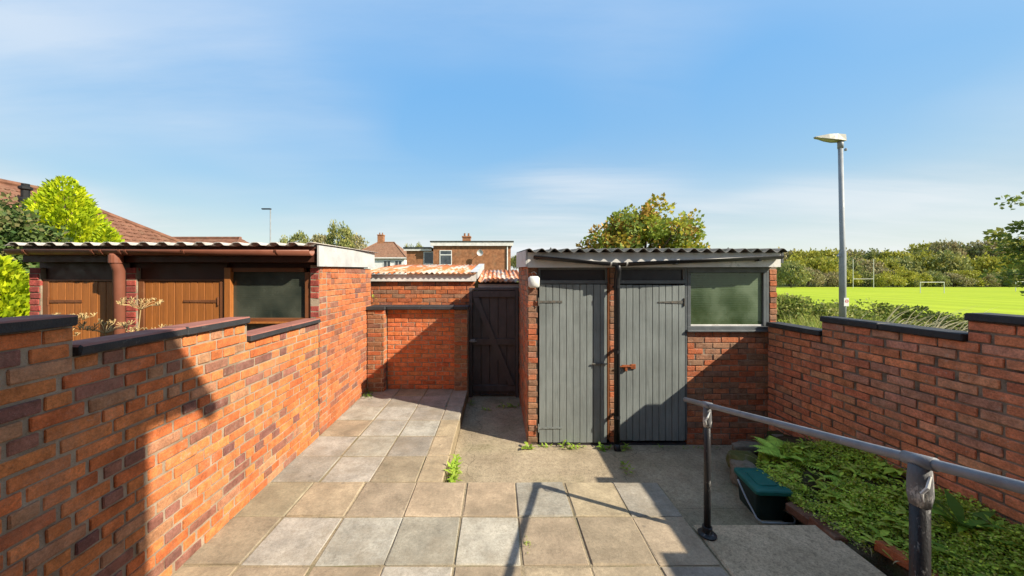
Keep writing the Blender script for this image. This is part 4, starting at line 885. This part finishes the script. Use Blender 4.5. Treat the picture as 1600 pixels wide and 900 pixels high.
def weed_clump(loc, label, n, L, W, cols, seed, sx, sy, sz):
    random.seed(seed); m = MB()
    for k in range(n):
        b = (max(-1.5 * sx, min(1.5 * sx, random.gauss(0, sx))), max(-1.5 * sy, min(1.5 * sy, random.gauss(0, sy))), random.random() * sz); a = random.uniform(0, 6.28)
        strip_leaf(m, b, (math.cos(a), math.sin(a), random.uniform(0.2, 1.8)), L * random.uniform(0.6, 1.3), W * random.uniform(0.7, 1.2), random.uniform(0.3, 0.9), 4)
    o = link('weed', tone_mesh(m, 'weed', 'leaf', cols, 0.2, 4), None, loc); return tag(o, label, 'weed')
weed_clump((-0.44, 3.45, YARD), 'tall bright weed growing along the foot of the patio step', 130, 0.08, 0.026, YEL, 21, 0.014, 0.13, 0.20)
weed_clump((0.36, 4.20, YARD), 'bright broad-leaved weed at the corner of the brick shed pier', 9, 0.10, 0.045, YEL, 22, 0.02, 0.015, 0.02)
weed_clump((0.58, 4.23, YARD), 'small weed below the left side of the left grey door', 9, 0.06, 0.022, YEL, 23, 0.04, 0.012, 0.02)
weed_clump((0.92, 4.21, YARD), 'spreading light green weed under the left grey door', 28, 0.075, 0.025, YEL, 24, 0.08, 0.025, 0.05)
weed_clump((1.30, 4.17, YARD), 'dark green weed just left of the black downpipe foot', 14, 0.08, 0.04, GREENS, 25, 0.035, 0.02, 0.04)
weed_clump((1.56, 4.18, YARD), 'dark green weed just right of the black downpipe foot', 14, 0.08, 0.03, GREENS, 26, 0.04, 0.02, 0.05)
weed_clump((1.40, 3.72, YARD), 'yellow-green weed in the concrete in front of the downpipe', 26, 0.06, 0.018, YEL, 27, 0.02, 0.06, 0.05)
weed_clump((0.16, 5.55, YARD), 'patch of green weed across the path before the black gate', 40, 0.06, 0.022, GREENS, 28, 0.12, 0.03, 0.04)
weed_clump((-0.18, 5.42, YARD), 'little green weed in the shaded path left of the larger patch', 12, 0.05, 0.02, GREENS, 29, 0.04, 0.02, 0.03)
weed_clump((-0.43, 5.66, YARD), 'green weed in the corner where patio step meets the gate', 18, 0.06, 0.02, GREENS, 30, 0.02, 0.05, 0.06)
weed_clump((-2.03, 5.42, 0.0), 'dark green weed in the corner of left wall and end wall', 22, 0.07, 0.026, DOCK, 31, 0.05, 0.07, 0.06)
weed_clump((0.205, 2.42, -0.006), 'tiny yellow weed in a paving joint in front of the camera', 14, 0.03, 0.008, YEL, 32, 0.008, 0.05, 0.02)
weed_clump((-2.20, 6.12, 1.50), 'small yellow weed rooted in the garage wall above the coping', 14, 0.05, 0.02, YEL, 33, 0.03, 0.01, 0.06)
weed_clump((2.05, 4.23, YARD), 'low weed at the foot of the right grey door', 12, 0.04, 0.014, GREENS, 34, 0.10, 0.012, 0.02)
weed_clump((2.50, 4.20, YARD), 'sparse weed at the base of the brickwork under the window', 14, 0.04, 0.014, GREENS, 35, 0.16, 0.015, 0.02)
weed_clump((2.52, 2.42, 0.0), 'dry pale weed stems spilling over the concrete edge of the bed', 26, 0.09, 0.008, [(0.4, 0.33, 0.18), (0.3, 0.25, 0.10)], 36, 0.03, 0.14, 0.03)
random.seed(101)

# dead cow parsley behind the left wall
def umbel_plant(loc, label, h, seed, stems=5, lean=0.12):
    random.seed(seed); t = thing('dead_cow_parsley', label, 'plant', loc); ms = MB()
    for k in range(stems):
        a = random.uniform(0, 6.28); top = Vector((lean * 2 * random.uniform(-1, 1), lean * random.uniform(-1, 1), h * random.uniform(0.88, 1.0)))
        b = Vector((random.uniform(-0.04, 0.04), random.uniform(-0.04, 0.04), 0)); mid = b.lerp(top, 0.55) + Vector((0.03, 0, 0.05))
        ms.tube([b, mid, top], [0.009, 0.006, 0.003], 6); mu = MB()
        for j in range(16):
            aa = 6.28 * j / 16; r = random.uniform(0.06, 0.12); e = top + Vector((r * math.cos(aa), r * math.sin(aa), 0.045 + random.uniform(-0.02, 0.02)))
            mu.tube([top, top.lerp(e, 0.6) + Vector((0, 0, 0.012)), e], 0.0018, 3)
            for q in range(6):
                g_ = e + Vector((random.uniform(-0.022, 0.022), random.uniform(-0.022, 0.022), 0.02 + random.uniform(-0.005, 0.01))); mu.tube([e, g_], [0.0012, 0.0030], 3)
        mu.build('seed_head', 'straw', t)
    ms.build('stalks', 'straw', t)
umbel_plant((-2.62, 2.23, -0.4), 'dead straw-coloured seed heads rising behind the wall before the left brown door', 2.08, 4, 5, 0.16)
umbel_plant((-2.50, 2.38, -0.4), 'paler dead seed stalks beside the brown downpipe behind the wall', 1.80, 5, 3, 0.12)
umbel_plant((-2.62, 2.62, -0.4), 'short dead seed head before the middle brown door behind the wall', 1.88, 6, 2, 0.10)
random.seed(55)

# ================================================================== STREET LAMP
lp = thing('street_lamp', 'tall grey street lamp with flat angled head beside the playing field', 'street lamp', (9.06, 9.0, 0.0))
MB().tube([(0, 0, -0.3), (0, 0, 2.55), (0, 0, 2.62), (-0.06, 0, 5.45)], [0.072, 0.071, 0.058, 0.050], 16).build('column', 'galv', lp, smooth=True)
hd = loft([[(x_, y_, z_) for x_, y_, z_ in ((-0.74, -0.03, 5.56), (-0.74, 0.03, 5.56), (-0.74, 0.03, 5.58), (-0.74, -0.03, 5.58))], [(-0.42, -0.10, 5.50), (-0.42, 0.10, 5.50), (-0.42, 0.07, 5.635), (-0.42, -0.07, 5.635)], [(-0.20, -0.12, 5.47), (-0.20, 0.12, 5.47), (-0.20, 0.08, 5.64), (-0.20, -0.08, 5.64)], [(0.04, -0.07, 5.46), (0.04, 0.07, 5.46), (0.03, 0.06, 5.63), (0.03, -0.06, 5.63)]]).build('lamp_head', 'lampcap', lp)
link('lens', MB().prism([(-0.70, 5.552), (-0.24, 5.462), (-0.24, 5.474), (-0.70, 5.562)], 'y', -0.06, 0.06).mesh('lens', 'lens'), hd)
MB().tube([(-0.055, 0, 5.28), (-0.06, 0, 5.48)], 0.062, 14).build('spigot', 'galv', lp, smooth=True)
MB().lathe([(0.03, 5.22), (0.03, 5.27), (0.01, 5.29)], (0.08, 0), 8).build('photocell', 'galv', lp)
link('bracket', MB().prism([(-0.066, 2.55), (-0.15, 2.45), (-0.066, 2.43)], 'y', -0.02, 0.02).mesh('bracket', 'galv'), lp)
sg = link('sign_plate', MB().bbox(-0.045, 0.085, -0.004, 0.0, 0, 0.215, 0.001).mesh('sign_plate', 'white_plastic'), lp, (0.0, -0.076, 1.14))
m = MB(); NR = 24
for j in range(NR):
    a = 2 * math.pi * j / NR; m.v += [(0.03 + 0.042 * math.cos(a), -0.0065, 0.13 + 0.042 * math.sin(a)), (0.03 + 0.030 * math.cos(a), -0.0065, 0.13 + 0.030 * math.sin(a))]
for j in range(NR): a, b = 2 * j, 2 * ((j + 1) % NR); m.f.append((a, b, b + 1, a + 1))
m.box(-0.0, 0.062, -0.0068, -0.0062, 0.126, 0.134); m.build('prohibition_ring', 'red_paint', sg)
# far slim lamp on the left
l2 = thing('street_lamp', 'distant slim street lamp above the left shed roof', 'street lamp', (-19.8, 29.8, -0.4))
MB().tube([(0, 0, 0), (0, 0, 8.2)], [0.07, 0.04], 8).build('column', 'galv', l2)
MB().bbox(-0.75, 0.06, -0.1, 0.1, 8.22, 8.32, 0.03).build('lamp_head', 'black', l2)

# ================================================================== TREES AND SHRUBS
SYC = [(0.32, 0.36, 0.045), (0.23, 0.30, 0.045), (0.42, 0.40, 0.05), (0.46, 0.34, 0.045), (0.28, 0.35, 0.05), (0.48, 0.29, 0.06), (0.20, 0.26, 0.06)]
tr = tree('sycamore_tree', 'sycamore turning autumn yellow behind the grey-doored shed roof', 'tree', (5.55, 13.2, -0.3), 5.0, (2.25, 1.9, 1.75), 3.1, 270, 56, 0.34, 0.15, SYC, 3, trunk_r=0.12, fill=0.25, lower=-0.9, bump=0.35, limbs=40)
GOLD = [(0.52, 0.60, 0.015), (0.62, 0.68, 0.02), (0.42, 0.54, 0.015), (0.36, 0.47, 0.02)]
def conifer(loc, label, h, r, n, seed, cols=GOLD, spray=0.10):
    g_ = np.random.default_rng(seed); t = thing('golden_conifer', label, 'tree', loc)
    z = h * (1 - g_.random(n) ** 0.55); a = g_.random(n) * 2 * math.pi
    prof = r * np.clip(1 - z / h, 0, 1) ** 0.62 * (0.90 + 0.14 * np.sin(a * 5 + z * 3) + 0.10 * np.sin(a * 11 - z * 7))
    k = 0.45 + 0.55 * g_.random(n) ** 0.45; P = np.stack([prof * k * np.cos(a), prof * k * np.sin(a), z], 1)
    cl = np.floor(a * 6).astype(int) * 31 + np.floor(z * 5).astype(int)
    D = np.stack([np.cos(a), np.sin(a), 0.9 + 0.5 * g_.random(n)], 1) + g_.normal(size=(n, 3)) * 0.35
    T = np.array(cols)[(cl * 7919) % len(cols)] * (0.75 + 0.5 * g_.random((n, 1)))
    link('foliage', leaf_mesh('foliage', P, D, spray * (0.6 + 0.7 * g_.random(n)), 0.48, np.clip(T, 0, 1)), t)
    MB().tube([(0, 0, -0.2), (0, 0, h * 0.9)], [0.12, 0.02], 7).build('trunk', 'bark', t)
conifer((-9.6, 7.6, -0.4), 'tall golden yellow conifer behind the left end of the neighbouring shed', 4.5, 1.5, 48000, 4)
conifer((-8.35, 7.3, -0.4), 'shorter golden conifer shoulder to the right of the tall golden one', 3.35, 0.9, 17000, 6)
conifer((-7.15, 4.9, -0.4), 'bright yellow-green conifer bush at the left edge beside the neighbouring shed', 2.55, 0.95, 20000, 5)
tree('evergreen_shrub', 'dark green broadleaf evergreen at the left picture edge', 'tree', (-9.6, 6.6, -0.4), 3.9, (1.0, 0.9, 1.3), 2.45, 120, 90, 0.26, 0.085, [(0.07, 0.13, 0.035), (0.10, 0.17, 0.045), (0.15, 0.21, 0.06), (0.22, 0.21, 0.08)], 9, trunk_r=0.07, fill=0.4)
tree('overhanging_tree', 'tree at the right picture edge with leafy branches reaching into view', 'tree', (21.2, 11.6, -0.3), 5, (2.6, 2.2, 2.2), 3.2, 150, 55, 0.40, 0.16, [(0.17, 0.22, 0.045), (0.21, 0.26, 0.045), (0.28, 0.29, 0.05), (0.12, 0.17, 0.04)], 14, trunk_r=0.16, fill=0.3, lower=-0.9, bump=0.6, limbs=30)
# bramble hedge past the right wall
HEDGE = [(0.20, 0.26, 0.05), (0.26, 0.31, 0.06), (0.34, 0.37, 0.09), (0.16, 0.21, 0.04), (0.38, 0.37, 0.12)]
labs = ['leafy bramble bush showing right beside the shed corner', 'bramble bush left of the street lamp foot', 'bramble bush right behind the street lamp foot', 'low bramble bush just right of the street lamp', 'middle bramble bush of the hedge past the right wall', 'bramble bush with dry stems above the stepped coping', 'bramble bush left of the highest coping step', 'bramble bush at the right end of the hedge beside the field', 'bramble bush half hidden by the highest coping']
for i, (px, py, Y, rx) in enumerate([(1222, 464, 12, 1.1), (1262, 472, 11.6, 1.0), (1305, 477, 12.5, 1.0), (1350, 475, 13, 1.1), (1392, 478, 13, 1.0), (1430, 482, 12.6, 1.0), (1470, 487, 12.4, 1.0), (1506, 491, 12, 1.0), (1545, 500, 12, 1.0)]):
    X = (px - CX) * Y / F; zt_ = EYE - (py - CY) * Y / F; zg = ground_h(X, Y) - 0.1; hh = zt_ - zg
    b = thing('bramble_bush', labs[i], 'bush', (X, Y, zg), 0, 'bramble hedge past the right wall')
    P, D, S, W, T, c = crown((0, 0, hh * 0.45), (rx, 0.9, hh * 0.52), 60, 50, 0.24, 0.10, HEDGE, 0.7, 0.5, 0.4, 30 + i, -0.3, 0.3)
    link('foliage', leaf_mesh('foliage', P, D, S, W, T), b)
    m = MB(); [m.tube([(0, 0, 0), Vector(c[k]) * 0.5, c[k]], [0.02, 0.012, 0.005], 4) for k in range(12)]; m.build('stems', 'bark', b)
# rough verge: long grass
m = MB(); random.seed(77)
for k in range(5200):
    Y = random.uniform(5.2, 10.5); X = random.uniform(0.80, 1.42) * Y + random.uniform(0, 0.6)
    if X < 4.5: continue
    pale = X / Y < 0.98
    a = random.uniform(0, 6.28); zt_ = random.uniform(0.55, 0.92) * (1.0 if pale else 0.8)
    strip_leaf(m, (X, Y, ground_h(X, Y)), (math.cos(a) * 0.3, math.sin(a) * 0.3, random.uniform(0.9, 1.6)), zt_, 0.016, random.uniform(0.1, 0.5), 4)
o = stuff(link('verge_grass', tone_mesh(m, 'verge_grass', 'leaf', [(0.30, 0.33, 0.06), (0.42, 0.38, 0.12), (0.22, 0.29, 0.05), (0.36, 0.40, 0.07)], 0.25, 4))); tag(o, 'long yellowing verge grass beyond the right garden wall', 'grass')
m = MB()
for k in range(110):
    Y = random.uniform(5.0, 7.5); X = random.uniform(1.0, 1.36) * Y; a = random.uniform(-0.5, 0.5)
    strip_leaf(m, (X, Y, 0.05), (math.cos(a), math.sin(a), 3.2), random.uniform(1.5, 2.0), 0.02, random.uniform(0.55, 1.0), 8)
o = stuff(link('dry_stems', tone_mesh(m, 'dry_stems', 'leaf', [(0.62, 0.52, 0.30), (0.5, 0.42, 0.22)], 0.2, 8))); tag(o, 'pale arching dry grass stems behind the right wall coping', 'grass')

# far belt of bushes and trees beyond the field: four shapes of each, copied
OL = [(0.22, 0.25, 0.08), (0.28, 0.29, 0.09), (0.35, 0.33, 0.09), (0.18, 0.215, 0.075)]
OLY = [(0.37, 0.36, 0.05), (0.43, 0.40, 0.06), (0.30, 0.31, 0.05)]
OLB = [(0.33, 0.27, 0.14), (0.28, 0.27, 0.12), (0.38, 0.33, 0.15)]
def far_proto(seed, cols, rad, cz, lower, clumps, per, cl, leaf):
    P, D, S, W, T, c = crown((0, 0, cz), rad, clumps, per, cl, leaf, cols, 0.8, 0.72, 0.4, seed, lower, 0.22); me = leaf_mesh('crown', P, D, S, W, T, 'leaf_far')
    m = MB().tube([(0, 0, -0.5), (0, 0, cz * 0.7), (0.1, 0, cz + 0.1)], [0.05, 0.035, 0.01], 6)
    for k in range(5): m.tube([(0, 0, cz * 0.4), tuple(c[k] * 0.85)], [0.02, 0.006], 4)
    return me, m.mesh('trunk', 'bark')
bush_p = [far_proto(60 + i, [OL, OLY, OL, OLB, OLY][i], (1, 0.9, 0.62), 0.40, -0.25, 90, 26, 0.22, 0.11) for i in range(5)]
tree_p = [far_proto(70 + i, [OL, OLB, OL, OLY][i], (0.55, 0.55, 0.42), 0.62, -0.7, 75, 26, 0.16, 0.08) for i in range(4)]
def far(kind, px, base_py, top_py, Y, wpx, proto, label, group):
    X = (px - CX) * Y / F; zg = -1.5 if base_py is None else EYE - (base_py - CY) * Y / F; zt_ = EYE - (top_py - CY) * Y / F; h = zt_ - zg; w = wpx * Y / F
    t = thing('far_bush' if kind == 'b' else 'far_tree', label, 'bush' if kind == 'b' else 'tree', (X, Y, zg), random.uniform(0, 6.28), group)
    s_ = (w / 2.2, w / 2.2, h / 1.02) if kind == 'b' else (w / 1.35, w / 1.35, h / 1.05)
    for nm, me in zip(('crown', 'trunk'), proto):
        o = link(nm, me, t); o.scale = s_
    return t
random.seed(12)
lb1 = 'rounded olive bush in the front row of the belt beyond the field'; lb2 = 'olive thicket bush rising in the middle of the far belt'; lb3 = 'far woodland tree on the skyline beyond the playing field'
far('b', 1388, 450, 429, 121, 36, bush_p[1], 'neat rounded golden-green bush between the rugby posts and the goal', None)
far('b', 1427, 450, 437, 122, 22, bush_p[0], 'small dark rounded bush just left of the football goal', None)
far('b', 1236, 449, 414, 118, 52, bush_p[0], 'large dark bush at the left end of the belt next to the shed corner', None)
for px in range(1268, 1640, 27): far('b', px + random.uniform(-6, 6), 450, random.uniform(422, 433), random.uniform(124, 130), random.uniform(34, 52), random.choice(bush_p), lb1, 'front bushes beyond the field')
for px in range(1225, 1660, 30): far('b', px + random.uniform(-8, 8), 447, random.uniform(404, 416) - (6 if px > 1400 else 0), random.uniform(134, 145), random.uniform(52, 74), random.choice(bush_p), lb2, 'thicket bushes beyond the field')
for px in range(1215, 1660, 26): far('t', px + random.uniform(-6, 6), 446, {True: random.uniform(391, 399), False: random.uniform(376, 386)}[px < 1425], random.uniform(150, 172), random.uniform(44, 62), random.choice(tree_p), lb3, 'woodland trees on the skyline')
# trees on the left skyline
far('t', 531, 420, 351, 62, 42, tree_p[0], 'round green tree standing left of the distant chimney house', None)
for px, tp, w, lab in ((470, 366, 34, 'broad distant tree left of the tallest round one on the left skyline'), (500, 369, 40, 'distant tree touching the left side of the tall round skyline tree'), (556, 370, 40, 'distant tree between the tall round tree and the hipped house roof'), (448, 372, 26, 'leftmost small distant tree above the left shed roof'), (640, 384, 22, 'tiny distant treetop above the left end of the flat-roofed side wing'), (655, 382, 18, 'tiny distant treetop above the middle of the flat-roofed side wing')):
    far('t', px, 420, tp, 75, w, random.choice(tree_p), lab, 'trees behind the left houses')
for px, tp, w, lab in ((803, 402, 16, 'lower distant tree against the right end of the flat-roofed house'), (812, 396, 20, 'higher distant tree next to the shed bargeboard right of the flat-roofed house')):
    far('t', px, 425, tp, 70, w, tree_p[0], lab, 'trees right of the flat-roofed house')

# goals and rugby posts
def goal(px, Y, label, ang, w=7.3):
    X = (px - CX) * Y / F; g_ = thing('football_goal', label, 'goal', (X, Y, -1.5), ang)
    for xx in (0, w): MB().tube([(xx, 0, 0), (xx, 0, 2.4)], 0.055, 8).build('upright', 'white_paint', g_)
    MB().tube([(-0.05, 0, 2.4), (w + 0.05, 0, 2.4)], 0.055, 8).build('crossbar', 'white_paint', g_)
goal(1438, 75, 'white football goal standing on the bright green field', R(-4), 4.8); goal(1587, 84, 'white football goal cut by the right picture edge', R(-6), 4.8)
rp = thing('rugby_posts', 'tall white rugby posts at the far side of the field', 'rugby posts', ((1333 - CX) * 112 / F, 112, -1.5))
for xx in (0, 6.7): MB().tube([(xx, 0, 0), (xx, 0, 9.5)], 0.08, 8).build('upright', 'white_paint', rp)
MB().tube([(0, 0, 3), (6.7, 0, 3)], 0.06, 8).build('crossbar', 'white_paint', rp)

# ================================================================== HOUSES
# bungalow with the brown roof at the left: ridge runs away from us
HB = (-18.6, 14.1, -0.42)
bg_ = thing('bungalow', 'bungalow with brown tiled hipped roof at the left behind the golden conifer', 'house', HB)
ez, rz_ = 2.9 + 0.42, 5.45 + 0.42
box('wall', 'brick_far', bg_, -3.7, 3.7, -9.0, 3.6, 0, ez + 0.05)
m = MB(); m.v = [(4, 3.9, ez), (4, -9.3, ez), (-4, -9.3, ez), (-4, 3.9, ez), (0, 0, rz_), (0, -9.3, rz_)]; m.f = [(0, 4, 5, 1), (2, 5, 4, 3), (3, 4, 0), (1, 5, 2), (0, 1, 2, 3)]
roof = m.build('roof', 'tile', bg_)
# roof tiles on the visible slope
nrm = Vector((rz_ - ez, 0, 4)).normalized(); slope_d = Vector((4, 0, ez - rz_)); SL = slope_d.length; slope_d.normalize()
tile_me = MB()
prof = [(-0.15, 0.0), (-0.09, 0.028), (-0.03, 0.0), (0.04, 0.0), (0.10, 0.024), (0.155, 0.0)]
for (x_, z_) in prof: tile_me.v += [(x_, -0.19, z_ + 0.030), (x_, 0.17, z_ + 0.004)]
for (x_, z_) in prof: tile_me.v += [(x_, -0.19, z_ + 0.008), (x_, 0.17, z_ - 0.02)]
for i in range(5): a = 2 * i; tile_me.f += [(a, a + 2, a + 3, a + 1), (a + 12, a + 13, a + 15, a + 14), (a, a + 12, a + 14, a + 2), (a + 1, a + 3, a + 15, a + 13)]
tile_me.f += [(0, 1, 13, 12), (10, 22, 23, 11)]
tmesh = tile_me.mesh('roof_tile', 'tile')
Mrot = Matrix((Vector((0, 1, 0)), -slope_d, nrm)).transposed()     # local x along the ridge, y up the slope
items = []
rows = int(SL / 0.34)
for r in range(rows):
    s_ = SL - 0.17 - r * 0.34; ymax = 3.9 * (s_ / SL)
    y = -9.2 + (r % 2) * 0.15
    while y < ymax - 0.15:
        items.append(Vector((0, y, rz_)) + slope_d * s_ + nrm * 0.01); y += 0.30
sc_ = []
for i, p in enumerate(items):
    q = to_px(p + Vector(HB)); ok = q and -5 < q[0] < 300 and q[1] < 386
    sc_.append(((1.0 / (p + Vector(HB)).y) if ok else -1, i))
sc_.sort(reverse=True); keep = set(i for v_, i in sc_[:300] if v_ > 0)
rest = MB()
for i, p in enumerate(items):
    M3 = Mrot @ Matrix.Rotation(random.gauss(0, 0.01), 3, 'X')
    if i in keep: link('roof_tile', tmesh, roof, p, rot=M3.to_euler())
    else: rest.add([M3 @ Vector(v_) + p for v_ in tile_me.v], tile_me.f)
stuff(rest.build('tiling', 'tile', roof))
m = MB(); m.tube([(0, -9.3, rz_ + 0.02), (0, 0, rz_ + 0.02)], 0.12, 8); m.tube([(0, 0, rz_ + 0.02), (4, 3.9, ez + 0.03)], 0.11, 8); m.tube([(0, 0, rz_ + 0.02), (-4, 3.9, ez + 0.03)], 0.11, 8); m.build('ridge_tiles', 'tile', roof)
MB().lathe([(0.16, 0.0), (0.16, 0.3), (0.11, 0.36), (0.11, 0.62), (0.17, 0.66), (0.17, 0.74), (0.10, 0.78), (0.10, 0.86)], seg=12).build('vent_pipe', 'black', roof, (1.45, -1.67, rz_ - 1.02))

def hip_house(name, label, loc, w, d, wall_h, roof_h, ridge, wallmat, roofmat, over=0.35, rotz=0.0):
    h = thing(name, label, 'house', loc, rotz); box('wall', wallmat, h, -w / 2, w / 2, 0, d, 0, wall_h)
    a, b = w / 2 + over, over; m = MB(); z = wall_h - 0.02
    m.v = [(-a, -b, z), (a, -b, z), (a, d + b, z), (-a, d + b, z), (-ridge / 2, d / 2, z + roof_h), (ridge / 2, d / 2, z + roof_h)]
    m.f = [(0, 1, 5, 4), (1, 2, 5), (2, 3, 4, 5), (3, 0, 4), (0, 3, 2, 1)]; r = m.build('roof', roofmat, h)
    for cc in ((0, 4), (1, 5), (2, 5), (3, 4), (4, 5)):
        pass
    m2 = MB()
    for p_, q_ in ((0, 4), (1, 5), (4, 5)): m2.tube([Vector(m.v[p_]) + Vector((0, 0, .03)), Vector(m.v[q_]) + Vector((0, 0, .03))], 0.10, 6)
    m2.build('ridge_tiles', roofmat, r)
    # tile courses standing slightly proud on the front slope
    m3 = MB(); n = 14
    for k in range(1, n):
        t0 = k / n; p0 = Vector(m.v[0]).lerp(Vector(m.v[4]), t0); p1 = Vector(m.v[1]).lerp(Vector(m.v[5]), t0); m3.tube([p0, p1], 0.025, 4)
        p2 = Vector(m.v[2]).lerp(Vector(m.v[5]), t0); m3.tube([p1, p2], 0.025, 4)
    m3.build('tile_courses', roofmat, r)
    box('eaves_board', 'white_paint', h, -a - 0.02, a + 0.02, -b - 0.05, -b - 0.005, z - 0.12, z + 0.06)
    return h, r
def window(parent, x0, x1, y, z0, z1, bars=1):
    f_ = 0.07; m = MB(); m.box(x0, x1, y - 0.05, y + 0.02, z0, z0 + f_); m.box(x0, x1, y - 0.05, y + 0.02, z1 - f_, z1); m.box(x0, x0 + f_, y - 0.049, y + 0.02, z0 + f_, z1 - f_); m.box(x1 - f_, x1, y - 0.049, y + 0.02, z0 + f_, z1 - f_)
    for k in range(1, bars): xx = x0 + (x1 - x0) * k / bars; m.box(xx - f_ / 2, xx + f_ / 2, y - 0.048, y + 0.02, z0 + f_, z1 - f_)
    w_ = m.build('window', 'white_plastic', parent); box('pane', 'glass_far', w_, x0 + f_ * 0.5, x1 - f_ * 0.5, y - 0.03, y - 0.02, z0 + f_ * 0.5, z1 - f_ * 0.5); return w_
def chimney(parent, x, y, z0, z1, w=0.9, pots=2):
    c = link('chimney', MB().box(x - w / 2, x + w / 2, y - w / 2, y + w / 2, z0, z1).box(x - w / 2 - 0.06, x + w / 2 + 0.06, y - w / 2 - 0.06, y + w / 2 + 0.06, z1, z1 + 0.15).mesh('chimney', 'brick_far'), parent)
    for k in range(pots): MB().lathe([(0.12, z1 + 0.15), (0.10, z1 + 0.5)], (x - w / 4 + k * w / 2, y), 8).build('chimney_pot', 'tile_far', c)
# second bungalow roof beyond the first
Y = 27.0; hx = (305 - CX) * Y / F
h2, r2_ = hip_house('bungalow', 'low bungalow roof peeping over the left shed roof right of the big brown roof', (hx, Y - 3, -0.42), 9.5, 7, 3.3, 2.2, 6.4, 'brick_far', 'tile')
MB().tube([(-3.9, 3, 4.2), (-3.9, 3, 5.6)], 0.12, 8).build('flue_pipe', 'white_paint', r2_)
# white rendered hipped house
Y = 52.0; hx = (590 - CX) * Y / F
h3, r3_ = hip_house('hipped_house', 'white rendered house with brown hipped roof and chimney in the left distance', (hx, Y, -0.42), 8.2, 8.0, 5.35, 2.75, 2.6, 'render', 'tile_far')
chimney(r3_, -0.9, 4.2, 6.4, 9.2)
for a in ((0.9, 2.0), (2.6, 3.7), (-3.2, -1.4)): window(h3, a[0], a[1], 0, 3.7, 4.9, 2)
for a in ((0.9, 2.0), (-3.2, -1.4)): window(h3, a[0], a[1], 0, 1.0, 2.3, 2)
# house behind it with a chimney stack only just showing
Y = 70.0; hx = (485 - CX) * Y / F
h4, r4_ = hip_house('hipped_house', 'far house whose chimneys only just show above the left shed roof', (hx, Y, -0.42), 12, 8, 5.0, 1.9, 7, 'render', 'tile_far'); chimney(r4_, -1.3, 4, 6.0, 9.1, 1.0); chimney(r4_, 4.2, 4, 6.0, 8.2, 0.9)
# flat-roofed brick house
Y = 34.6; x0 = (677 - CX) * Y / F; FB = (x0, Y, -0.42)
fl = thing('flat_roofed_house', 'flat-roofed brown brick house with white fascia and chimney beyond the garage', 'house', FB)
W_ = 121 * Y / F; zt2 = 0.42 + EYE + 50 * Y / F
box('wall', 'brick_far', fl, 0, W_, 0, 7, 0, zt2); box('fascia', 'white_paint', fl, -0.25, W_ + 0.25, -0.22, -0.15, zt2 - 0.02, zt2 + 0.36); box('roof', 'felt', fl, -0.30, W_ + 0.30, -0.27, 7.3, zt2 + 0.361, zt2 + 0.47)
wz = 0.42 + EYE
window(fl, 10 * Y / F, 29 * Y / F, 0, wz + 20 * Y / F, wz + 43 * Y / F, 1)
MB().box(10.5 * Y / F, 28.5 * Y / F, -0.06, -0.03, wz + 35 * Y / F, wz + 36.5 * Y / F).build('transom', 'white_plastic', fl)
chimney(fl, 48 * Y / F, 3, zt2, zt2 + 1.15, 0.85)
MB().tube([(W_ - 0.35, -0.08, 0), (W_ - 0.35, -0.08, zt2)], 0.06, 8).build('downpipe', 'white_plastic', fl)
m = MB(); 
for i in range(5):
    for j in range(12):
        rr = 0.32 * i / 4; a = 2 * math.pi * j / 12; m.v.append((4.75 + rr * math.cos(a), -0.45 - 0.12 * (rr / 0.32) ** 2, zt2 - 0.75 + rr * math.sin(a)))
for i in range(4):
    for j in range(12): a = i * 12 + j; b = i * 12 + (j + 1) % 12; m.f.append((a, b, b + 12, a + 12))
dsh = m.build('satellite_dish', 'grey_board', fl); dsh.modifiers.new('wall', 'SOLIDIFY').thickness = 0.012
MB().tube([(4.75, 0, zt2 - 0.75), (4.75, -0.44, zt2 - 0.75)], 0.03, 6).build('dish_arm', 'galv', dsh)
# its lower side wing
x1 = -44 * Y / F; zw = 0.42 + EYE + 43 * Y / F
box('side_wing', 'brick_far', fl, x1, -0.01, 0.6, 5, 0, zw); box('wing_fascia', 'white_paint', fl, x1 - 0.25, -0.26, 0.40, 0.46, zw - 0.02, zw + 0.20); box('wing_roof', 'felt', fl, x1 - 0.3, -0.31, 0.35, 5.2, zw + 0.201, zw + 0.36)
window(fl, -17 * Y / F, -1 * Y / F, 0.6, wz + 22 * Y / F, zw - 0.1, 1); box('wing_panel', 'white_paint', fl, -17.5 * Y / F, -1 * Y / F, 0.55, 0.59, wz + 8 * Y / F, wz + 21.5 * Y / F)

# the house at our back, whose corner and eaves shade the near end of the left wall
hs = thing('home_house', 'brick house at our back with its eaves shading the near left wall', 'house', (2.78, -0.42, -0.42))
box('wall', 'brick_far', hs, -11, 0, -8, 0, 0, 5.3)
m = MB(); m.v = [(0.12, 0.28, 5.36), (0.12, -4, 9.4), (0.12, -8.36, 5.36), (-11.2, 0.28, 5.36), (-11.2, -4, 9.4), (-11.2, -8.36, 5.36)]; m.f = [(0, 3, 4, 1), (1, 4, 5, 2), (0, 1, 2), (3, 5, 4), (0, 2, 5, 3)]
m.build('roof', 'tile', hs)
MB().tube([(0.18, 0.34, 5.37), (-11.2, 0.34, 5.37)], 0.075, 10).build('gutter', 'black_plastic', hs)
window(hs, -4.6, -2.8, 0.03, 3.2, 4.4, 2); window(hs, -8.6, -6.8, 0.03, 3.2, 4.4, 2); window(hs, -8.6, -6.4, 0.03, 1.0, 2.3, 2)
box('door', 'white_plastic', hs, -3.1, -2.2, 0.003, 0.04, 0.42, 2.5)
